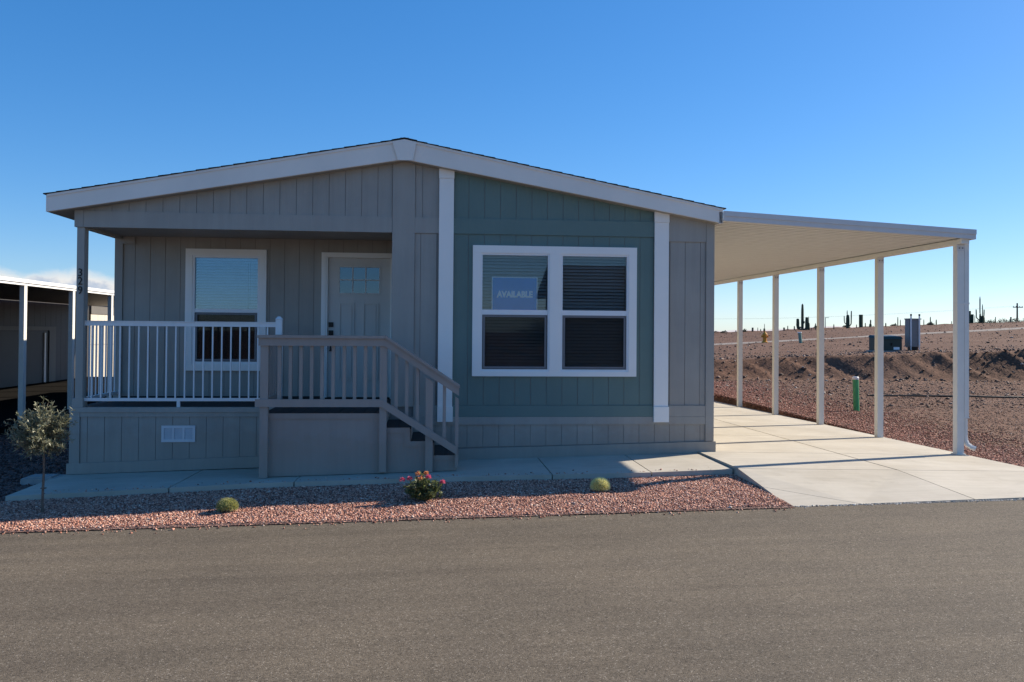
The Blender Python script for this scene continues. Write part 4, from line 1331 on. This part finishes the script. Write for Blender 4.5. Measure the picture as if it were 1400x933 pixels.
fx, fy = -0.085, -2.33
fz_ = float(bed_z(np.array(fx), np.array(fy)))
fb = thing('flowering_bush', 'low leafy lantana bush with round pink and peach flower heads on the gravel', 'bush', (fx, fy, fz_))
stm, lvm = MB(), MB()
for i in range(84):
    d = rdir(rnd, 0.05, 1)
    tip = Vector((fx + d.x * rnd.uniform(0.13, 0.25), fy + d.y * rnd.uniform(0.1, 0.18), fz_ + 0.05 + d.z * rnd.uniform(0.12, 0.23)))
    base = Vector((fx + d.x * 0.03, fy + d.y * 0.03, fz_))
    stm.tube([base, base.lerp(tip, 0.5) + Vector((0, 0, 0.02)), tip], [0.004, 0.003, 0.0018], 4, False)
    for k in range(17):
        p = base.lerp(tip, rnd.uniform(0.25, 1.0))
        leaf(lvm, p, rdir(rnd, -0.3, 0.9), rdir(rnd), rnd.uniform(0.030, 0.054), rnd.uniform(0.018, 0.030))
part('stems', stm, M['bark'], fb)
part('leaves', lvm, M['lantana'], fb)
for hx_, hz_, hy_, mt in ((-0.205, 0.215, -0.06, 'petalpink'), (-0.130, 0.225, -0.05, 'petalpink'), (-0.055, 0.262, 0.0, 'petalpeach'), (-0.025, 0.235, -0.08, 'petalpeach'), (0.035, 0.270, 0.0, 'petalpeach'), (0.055, 0.240, -0.06, 'petalpink'), (0.195, 0.190, -0.05, 'petalpink')):
    c = Vector((fx + hx_, fy + hy_, fz_ + hz_))
    mb = MB()
    for k in range(46):
        d = rdir(rnd, -0.35, 1)
        leaf(mb, c + d * 0.008, d + rdir(rnd) * 0.35, rdir(rnd), rnd.uniform(0.020, 0.030), 0.017)
    part('flower_head', mb, M[mt], fb)

def barrel(x, y, r, h, label, spmat, n=2200):
    z0 = float(bed_z(np.array(x), np.array(y)))
    t = thing('barrel_cactus', label, 'cactus', (x, y, z0))
    mb = MB()
    seg, rings = 40, 10
    n0 = len(mb.v)
    for i in range(rings + 1):
        ph = -0.35 + (math.pi / 2 + 0.35) * i / rings
        for k in range(seg):
            rb = r * (0.86 if k % 2 else 0.97)
            a = 2 * math.pi * k / seg
            rr = max(0.002, rb * math.cos(ph))
            mb.v.append((x + rr * math.cos(a), y + rr * math.sin(a), z0 + h * 0.42 + h * 0.56 * math.sin(ph)))
    for i in range(rings):
        for k in range(seg):
            a, b = n0 + i * seg + k, n0 + i * seg + (k + 1) % seg
            mb.f.append((a, b, b + seg, a + seg))
    part('cactus_body', mb, M['barrel'], t)
    sp = MB()
    for i in range(n):
        d = rdir(rnd, -0.35, 1)
        p = Vector((x + d.x * r * 0.95, y + d.y * r * 0.95, z0 + h * 0.42 + d.z * h * 0.56))
        q = (d + rdir(rnd) * 0.75).normalized()
        s = q.cross(rdir(rnd)).normalized() * 0.0022
        L = rnd.uniform(0.016, 0.034)
        k = len(sp.v)
        sp.v += [tuple(p + s), tuple(p - s), tuple(p + q * L)]
        sp.f.append((k, k + 1, k + 2))
    part('spines', sp, M[spmat], t)
barrel(1.76, -2.13, 0.092, 0.128, 'golden barrel cactus with yellow spines on sunlit gravel near the driveway', 'spine', 3600)
barrel(-1.955, -2.52, 0.092, 0.115, 'dull green barrel cactus at the edge of the house shadow, left of the flowering bush', 'spinegreen')

# concrete meter pad beside the left skirt corner
solo('utility_pad', MB().hexa([(-4.86, -0.32, -0.30), (-4.46, -0.32, -0.30), (-4.46, 0.02, -0.30), (-4.86, 0.02, -0.30), (-4.85, -0.31, -0.185), (-4.47, -0.31, -0.185), (-4.47, 0.01, -0.185), (-4.85, 0.01, -0.185)]).box(-4.80, -4.52, -0.26, -0.04, -0.1849, -0.170), M['padconc'], 'low grey concrete pad lying in the gravel at the left corner of the home', 'pad', (-4.66, -0.15, -0.27))

# ------------------------------------------------------------------ things on the right lot
def gzf(x, y):
    return float(terrain(np.array([float(x)]), np.array([float(y)]))[0])
gx_, gy_ = 8.85, 6.4
z0 = gzf(gx_, gy_)
gp = thing('green_pipe', 'upright green plastic pipe with a pale cap leaning in the red gravel', 'pipe', (gx_, gy_, z0))
part('pipe', MB().tube([(gx_ + 0.012, gy_, z0 - 0.1), (gx_ - 0.012, gy_, z0 + 0.66)], 0.060, 14), M['pipegreen'], gp, smooth=False)
part('pipe_cap', MB().tube([(gx_ - 0.0122, gy_, z0 + 0.661), (gx_ - 0.013, gy_, z0 + 0.705), (gx_ - 0.013, gy_, z0 + 0.718)], [0.067, 0.067, 0.055], 14), M['whitemetal'], gp)
x0, y0 = 21.85, 39.1
z0 = gzf(x0, y0)
gp = thing('pale_pipe', 'short pale green pipe standing on the far dirt plateau beside the track', 'pipe', (x0, y0, z0))
part('pipe', MB().tube([(x0 + 0.06, y0, z0 - 0.1), (x0 - 0.02, y0, z0 + 0.60)], 0.10, 10), M['pipepale'], gp)
part('pipe_cap', MB().tube([(x0 - 0.02, y0, z0 + 0.601), (x0 - 0.025, y0, z0 + 0.66)], 0.125, 10), M['whitemetal'], gp)
# black irrigation line
pts = [(11.0 + 0.5 * i, 9.95 - 0.055 * i + 0.04 * math.sin(i * 0.9), 0) for i in range(14)]
pts = [(a, b, gzf(a, b) + 0.02) for a, b, c in pts]
solo('irrigation_hose', MB().tube(pts, 0.026, 6), M['blackpoly'], 'thin black hose lying across the bare dirt lot', 'hose', pts[6])
# transformer cabinet
x0, x1, y0 = 17.20, 18.06, 21.0
z0 = gzf(17.7, 21.3) - 0.02
tr = thing('transformer_box', 'dark green utility transformer box on top of the dirt bank', 'utility box', (17.7, 21.4, z0))
part('cabinet', MB().hexa([(x0, y0, z0 + 0.06), (x1, y0, z0 + 0.06), (x1, y0 + 0.9, z0 + 0.06), (x0, y0 + 0.9, z0 + 0.06), (x0, y0, z0 + 0.50), (x1, y0, z0 + 0.50), (x1, y0 + 0.9, z0 + 0.56), (x0, y0 + 0.9, z0 + 0.56)]), M['cabgreen'], tr)
part('lid', MB().hexa([(x0 - 0.03, y0 - 0.04, z0 + 0.505), (x1 + 0.03, y0 - 0.04, z0 + 0.505), (x1 + 0.03, y0 + 0.93, z0 + 0.57), (x0 - 0.03, y0 + 0.93, z0 + 0.57), (x0 + 0.02, y0 + 0.02, z0 + 0.615), (x1 - 0.02, y0 + 0.02, z0 + 0.615), (x1 - 0.02, y0 + 0.9, z0 + 0.66), (x0 + 0.02, y0 + 0.9, z0 + 0.66)]), M['cabgreen'], tr)
part('base_pad', MB().box(x0 - 0.08, x1 + 0.08, y0 - 0.08, y0 + 1.0, z0 - 0.15, z0 + 0.06), M['padconc'], tr)
part('warning_label', MB().box(x0 + 0.52, x0 + 0.76, y0 - 0.004, y0 - 0.001, z0 + 0.10, z0 + 0.20), M['signwhite'], tr)
part('door_hasp', MB().box(x0 + 0.42, x0 + 0.46, y0 - 0.03, y0 - 0.001, z0 + 0.26, z0 + 0.36), M['black'], tr)
# meter pedestal
x0, y0 = 18.46, 21.2
z0 = gzf(18.7, 21.3) - 0.02
pd = thing('meter_pedestal', 'tall grey electrical pedestal strapped between two white pipes on the dirt bank', 'utility box', (18.7, 21.4, z0))
part('cabinet', MB().box(x0, x0 + 0.46, y0, y0 + 0.30, z0 + 0.16, z0 + 1.22), M['cabgrey'], pd)
part('cabinet', MB().box(x0 + 0.20, x0 + 0.62, y0 + 0.305, y0 + 0.58, z0 + 0.12, z0 + 1.14), M['cabgrey'], pd)
part('cabinet_lid', MB().box(x0 - 0.03, x0 + 0.49, y0 - 0.03, y0 + 0.302, z0 + 1.2205, z0 + 1.26), M['cabgrey'], pd)
part('stand', MB().box(x0 + 0.08, x0 + 0.40, y0 + 0.05, y0 + 0.25, z0 - 0.1, z0 + 0.1595), M['black'], pd)
for q in (0.02, 0.36):
    part('conduit', MB().tube([(x0 + q + 0.03, y0 - 0.05, z0 + 0.20), (x0 + q + 0.03, y0 - 0.05, z0 + 1.36)], 0.03, 8).tube([(x0 + q + 0.03, y0 - 0.05, z0 + 0.02), (x0 + q + 0.03, y0 - 0.05, z0 + 0.1995)], 0.02, 8), M['whitemetal'], pd)
    part('conduit_cap', MB().tube([(x0 + q + 0.03, y0 - 0.05, z0 + 1.3605), (x0 + q + 0.03, y0 - 0.05, z0 + 1.43)], 0.036, 8), M['black'], pd)
# hydrant
x0, y0 = 21.6, 44.0
z0 = gzf(x0, y0)
hy = thing('fire_hydrant', 'yellow fire hydrant standing beside the pale track', 'hydrant', (x0, y0, z0))
part('barrel', MB().lathe([(0.20, -0.05), (0.20, 0.06), (0.13, 0.08), (0.125, 0.46), (0.17, 0.48), (0.17, 0.53)], (x0, y0, z0), 12), M['yellow'], hy)
part('bonnet', MB().lathe([(0.165, 0.531), (0.14, 0.60), (0.07, 0.66), (0.045, 0.68), (0.045, 0.74), (0.03, 0.75)], (x0, y0, z0), 12), M['yellow'], hy)
for s in (-1, 1):
    part('nozzle', MB().lathe([(0.055, 0.10 * s), (0.055, 0.17 * s), (0.072, 0.172 * s), (0.072, 0.225 * s)], (x0, y0, z0 + 0.40), 8, 'x'), M['yellow'], hy)
part('nozzle', MB().lathe([(0.07, -0.23), (0.085, -0.18), (0.07, -0.178), (0.07, -0.10)], (x0, y0, z0 + 0.36), 8, 'y'), M['yellow'], hy)

# ------------------------------------------------------------------ saguaros and brush on the far ridge
RY = 81.5
def arm_pts(x, z, side, out, h, rise):
    pts = []
    for i in range(7):
        a = math.pi / 2 * i / 6
        pts.append((x + side * out * math.sin(a), RY, z + rise * (1 - math.cos(a))))
    pts.append((x + side * out * 1.03, RY, z + h * 0.6))
    pts.append((x + side * out * 1.06, RY, z + h * 0.97))
    pts.append((x + side * out * 1.06, RY, z + h))
    return pts
def saguaro(x, h, r, label, arms=(), mat='cactus', flat=False, group=None, name='saguaro', spike=None):
    z0 = gzf(x, RY) - 0.08
    t = thing(name, label, 'cactus', (x, RY, z0 + 0.08), group)
    mb = MB()
    if flat:
        mb.tube([(x, RY, z0), (x, RY, z0 + 0.5 * h), (x, RY, z0 + h)], [r * 0.95, r, r], 12, True, 0.06)
    else:
        mb.tube([(x, RY, z0), (x, RY, z0 + 0.3 * h), (x, RY, z0 + 0.75 * h), (x, RY, z0 + 0.95 * h), (x, RY, z0 + h)], [r * 0.85, r, r * 0.92, r * 0.7, r * 0.15], 12, True, 0.06)
    part('trunk', mb, M[mat], t)
    if spike:
        part('cactus_tip', MB().tube([(x + spike[0], RY, z0 + h), (x + spike[0], RY, z0 + spike[1] * 0.9), (x + spike[0], RY, z0 + spike[1])], [spike[2], spike[2], spike[2] * 0.3], 8, True, 0.06), M[mat], t)
    for side, za, out, ah, ar in arms:
        pts = arm_pts(x + side * r * 0.5, z0 + za, side, out, ah, min(0.35, ah * 0.35))
        part('arm', MB().tube(pts, [ar * 0.9] * 7 + [ar, ar * 0.85, ar * 0.2], 8, True, 0.06), M[mat], t)
    return t
saguaro(40.57, 3.03, 0.145, 'tall dark saguaro with two thick upcurved arms low on its trunk, on the ridge', [(-1, 0.12, 0.44, 1.25, 0.17), (1, 0.10, 0.40, 1.45, 0.17), (1, 0.85, 0.12, 0.25, 0.07), (-1, 0.40, 0.52, 0.40, 0.10)])
saguaro(45.77, 1.62, 0.19, 'thick saguaro with one thin arm on each side and a spindly tip, on the ridge', [(-1, 0.55, 0.30, 0.92, 0.05), (1, 0.35, 0.30, 1.68, 0.065)], spike=(-0.07, 2.10, 0.05))
saguaro(47.29, 1.60, 0.20, 'flat topped saguaro stump without arms, right of the two armed thick one', flat=True)
saguaro(61.25, 1.35, 0.10, 'many armed candelabra saguaro on the ridge right of the front carport post', [(-1, 0.62, 0.40, 1.15, 0.06), (1, 0.62, 0.40, 1.15, 0.06), (1, 0.66, 0.22, 1.05, 0.05)], spike=(-0.02, 3.22, 0.062))
saguaro(61.55, 1.05, 0.22, 'short swollen saguaro trunk behind the candelabra arms', spike=(-0.02, 2.35, 0.045), name='saguaro')
saguaro(59.95, 1.58, 0.18, 'thick cut saguaro trunk beside the front carport post', flat=True)
saguaro(60.30, 1.18, 0.15, 'shorter cut saguaro trunk just right of the thick cut one', flat=True)
saguaro(41.28, 0.90, 0.13, 'small saguaro with a spear tip close right of the tall dark one', spike=(0.0, 1.60, 0.035))
saguaro(48.39, 0.55, 0.14, 'squat saguaro with a short tip left of the fourth carport post', spike=(0.02, 1.0, 0.07))
saguaro(34.92, 0.60, 0.10, 'stubby pale cactus stump near the left end of the ridge', flat=True, mat='deadcactus')
saguaro(38.48, 0.42, 0.09, 'stubby cactus stump between the second and third carport posts', flat=True, mat='deadcactus')
saguaro(36.24, 0.56, 0.11, 'small cactus with a thin tall tip above the hydrant', spike=(0.02, 1.06, 0.03))
saguaro(64.91, 0.70, 0.075, 'bare cut trunk on the ridge at the right end of the picture', flat=True, mat='deadcactus')
PX = [('the house corner', 30.0), ('first', 33.5), ('second', 37.6), ('third', 42.7), ('fourth', 49.4), ('front', 59.2)]
ORD = ['first', 'second', 'third', 'fourth', 'fifth', 'sixth', 'seventh', 'eighth', 'ninth', 'tenth', 'eleventh', 'twelfth']
cnt = {}
def place_words(x, key):
    k = max(i for i, (_, v) in enumerate(PX) if v <= x)
    n = cnt.get((key, k), 0)
    cnt[(key, k)] = n + 1
    if k == 0:
        w = 'left of the farthest visible carport post'
    elif k == 5:
        w = 'right of the front carport post'
    else:
        w = 'between the %s and %s carport posts' % (PX[k][0], PX[k + 1][0])
    return ORD[n], w
for x, h in ((32.7, 0.25), (33.03, 0.45), (35.5, 0.62), (35.83, 0.5), (37.32, 0.56), (38.9, 0.58), (39.65, 0.5), (41.6, 0.35), (42.07, 0.81), (44.17, 0.65), (46.78, 0.5), (47.8, 0.66), (48.7, 0.35), (50.17, 0.57), (51.3, 0.5), (51.57, 1.14), (51.87, 0.81), (54.61, 0.82), (55.38, 1.12), (55.55, 0.6), (56.07, 0.72), (57.88, 0.6), (58.3, 0.9), (58.45, 0.75), (60.62, 1.1), (63.07, 0.76)):
    o_, w_ = place_words(x, 'spear')
    saguaro(x, h, rnd.uniform(0.035, 0.065), '%s thin saguaro spear from the left, %s' % (o_, w_), group='young saguaro spears along the ridge', name='young_saguaro', mat=rnd.choice(['cactus', 'deadcactus']))
def brush(x, w, h, label, n=260, y=RY + 2, group=None):
    z0 = gzf(x, y)
    t = thing('desert_shrub', label, 'shrub', (x, y, z0), group)
    lv, sm = MB(), MB()
    for i in range(14):
        d = rdir(rnd, 0.2, 1)
        sm.tube([(x + d.x * w * 0.1, y, z0 - 0.05), (x + d.x * w * 0.4, y + d.y * w * 0.3, z0 + h * 0.8 * d.z)], [0.02, 0.008], 4, False)
    for i in range(n):
        d = rdir(rnd, -0.1, 1)
        k = rnd.uniform(0.45, 1.0)
        leaf(lv, Vector((x + d.x * w * 0.5 * k, y + d.y * w * 0.4 * k, z0 + h * (0.15 + 0.85 * abs(d.z) * k))), rdir(rnd), rdir(rnd), rnd.uniform(0.07, 0.16), rnd.uniform(0.04, 0.09))
    part('stems', sm, M['bark'], t)
    part('leaves', lv, M['brush'], t)
brush(34.02, 0.55, 0.48, 'small dark round shrub right of the farthest visible carport post', y=RY)
for i, (x, w, h) in enumerate(((54.95, 0.7, 0.55), (56.6, 0.9, 0.3), (62.6, 1.3, 0.45), (63.9, 1.5, 0.55), (65.4, 1.6, 0.62), (66.8, 1.7, 0.6), (68.4, 1.8, 0.7), (31.4, 0.8, 0.3), (32.4, 0.9, 0.3), (43.2, 0.9, 0.25), (46.6, 0.9, 0.25), (52.2, 0.8, 0.3))):
    o_, w_ = place_words(x, 'shrub')
    brush(x, w, h, '%s low shrub from the left, on the ridge %s' % (o_, w_), group='low shrubs along the ridge')
# utility pole with a sagging line, and a street light
x0, y0 = 93.6, 120.9
z0 = gzf(x0, y0)
up = thing('utility_pole', 'wooden utility pole with a single crossarm on the far right skyline', 'pole', (x0, y0, z0))
part('pole', MB().tube([(x0, y0, z0 - 0.5), (x0, y0, 6.9)], [0.16, 0.11], 8), M['polewood'], up)
part('crossarm', MB().box(x0 - 0.85, x0 + 0.85, y0 - 0.2, y0 - 0.12, 6.15, 6.28), M['polewood'], up)
for s in (-0.75, -0.3, 0.3, 0.75):
    part('insulator', MB().lathe([(0.04, 0), (0.06, 0.05), (0.03, 0.16)], (x0 + s, y0 - 0.16, 6.281), 6), M['cabgrey'], up)
mb = MB()
for s in (-0.75, 0.75):
    pts = []
    for i in range(15):
        t = i / 14
        pts.append((x0 + s - 44 * t, y0 - 0.16 + 55 * t, 6.45 - 1.6 * t - 3.2 * t * (1 - t)))
    mb.tube(pts, 0.006, 4, False)
solo('power_line', mb, M['black'], 'thin sagging power line running left from the utility pole', 'wire', (x0 - 20, y0 + 25, 5))
x0, y0 = 67.2, 133
z0 = gzf(x0, y0)
sl = thing('street_light', 'slim street light mast with a short arm beyond the ridge', 'street light', (x0, y0, z0))
part('mast', MB().tube([(x0, y0, z0 - 0.3), (x0, y0, 4.5)], [0.09, 0.06], 8), M['cabgrey'], sl)
part('lamp_head', MB().box(x0 - 0.05, x0 + 0.6, y0 - 0.1, y0 + 0.1, 4.46, 4.54), M['cabgrey'], sl)

# ------------------------------------------------------------------ neighbour on the left
NX = -7.9
nz_ = -0.20
nc = thing('neighbour_carport', 'neighbouring white edged carport seen past the left porch post', 'carport', (NX - 2, 9, nz_))
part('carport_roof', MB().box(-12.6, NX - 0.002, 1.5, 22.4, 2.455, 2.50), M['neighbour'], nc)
part('edge_beam', MB().box(NX, NX + 0.05, 1.5, 22.4, 2.43, 2.478), M['whitemetal'], nc)
part('edge_cap', MB().box(NX, NX + 0.075, 1.5, 22.4, 2.4785, 2.545), M['whitemetal'], nc)
p0 = part('carport_post', MB().box(NX - 0.05, NX + 0.04, 6.45, 6.57, nz_ - 0.1, 2.4295), M['almond'], nc)
for dy in (2.28, 4.58, -2.28, 6.86, 9.14, 11.42, 13.7):
    rep(p0, (0, dy, 0))
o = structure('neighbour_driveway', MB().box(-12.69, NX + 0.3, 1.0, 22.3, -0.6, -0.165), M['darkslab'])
nh = thing('neighbour_house', 'dark sided neighbouring house in the shade of its carport', 'house', (-15, 12, nz_))
WX = -12.7
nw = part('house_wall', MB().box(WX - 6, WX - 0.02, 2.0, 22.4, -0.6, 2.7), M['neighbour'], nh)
ys = np.arange(2.0, 22.41, 0.4)
for a, b in zip(ys, ys[1:]):
    part('siding_board', MB().box(WX - 0.019, WX, a + 0.005, b - 0.005, -0.6, 2.68), M['neighbour'], nw)
part('roof', MB().prism([(WX - 6.5, 2.701), (WX + 0.1, 2.701), (WX + 0.1, 2.78), (WX - 3.0, 3.2), (WX - 6.5, 2.8)], 1.7, 22.6), M['shingle'], nh)
dn = part('shed_door', MB().box(WX + 0.001, WX + 0.02, 14.0, 18.95, -0.16, 1.535), M['neighbour'], nh)
part('door_trim', MB().box(WX + 0.001, WX + 0.05, 13.9, 19.5, 1.54, 1.665), M['neighbourtrim'], dn)
part('door_trim', MB().box(WX + 0.001, WX + 0.05, 19.0, 19.5, -0.16, 1.539), M['neighbourtrim'], dn)
part('light_sliver', MB().box(WX + 0.021, WX + 0.06, 18.62, 18.72, -0.16, 1.46), M['whitemetal'], dn)  # white strip painted in for a bright sliver of light at the door
nb_ = thing('cream_house', 'sunlit cream sided house behind the neighbouring carport', 'house', (-14, 26, nz_))
cw = part('house_wall', MB().box(-16, -12.73, 22.6, 31.0, -0.5, 2.62), M['cream'], nb_)
for y0 in np.arange(22.6, 31.0, 0.7):
    for zz in ((-0.5, 1.0), (1.0, 2.15)):
        part('siding_board', MB().box(-12.729, -12.70, y0 + 0.008, y0 + 0.692, zz[0] + 0.01, zz[1] - 0.01), M['cream'], cw)
part('frieze_board', MB().box(-12.729, -12.68, 22.6, 31.0, 2.16, 2.61), M['neighbourtrim'], cw)
part('roof', MB().box(-16.3, -12.4, 22.45, 31.3, 2.621, 2.75), M['shingle'], nb_)

# ------------------------------------------------------------------ across the street, mirrored in the panes
ah = thing('added_mirror_house', 'unseen dark house added across the street to darken the window pane reflections', 'house', (10.0, -27, 0))  # added behind the camera to keep bright sky out of the pane reflections
aw = part('house_wall', MB().box(5.6, 16.0, -32, -25, -0.3, 3.3), M['mirrorwall'], ah)
part('roof', MB().prism_x([(-24.4, 3.301), (-24.4, 3.45), (-28.5, 4.7), (-32.6, 3.45), (-32.6, 3.301)][::-1], 5.2, 16.4), M['shingle'], ah)
yx, yy = 2.95, -14.2
yz = -0.05
yu = thing('yucca', 'spiky yucca across the street, mirrored in the wide window beside the sign', 'plant', (yx, yy, yz))
part('trunk', MB().tube([(yx, yy, yz - 0.1), (yx + 0.03, yy, yz + 0.7), (yx + 0.08, yy, yz + 1.5)], [0.11, 0.10, 0.08], 8, True, 0.1), M['bark'], yu)
lv = MB()
for i in range(150):
    d = rdir(rnd, -0.25, 1)
    leaf(lv, Vector((yx + 0.08, yy, yz + 1.25 + rnd.uniform(0, 0.3))), d, rdir(rnd), rnd.uniform(0.6, 1.05), 0.05)
part('leaves', lv, M['brush'], yu)
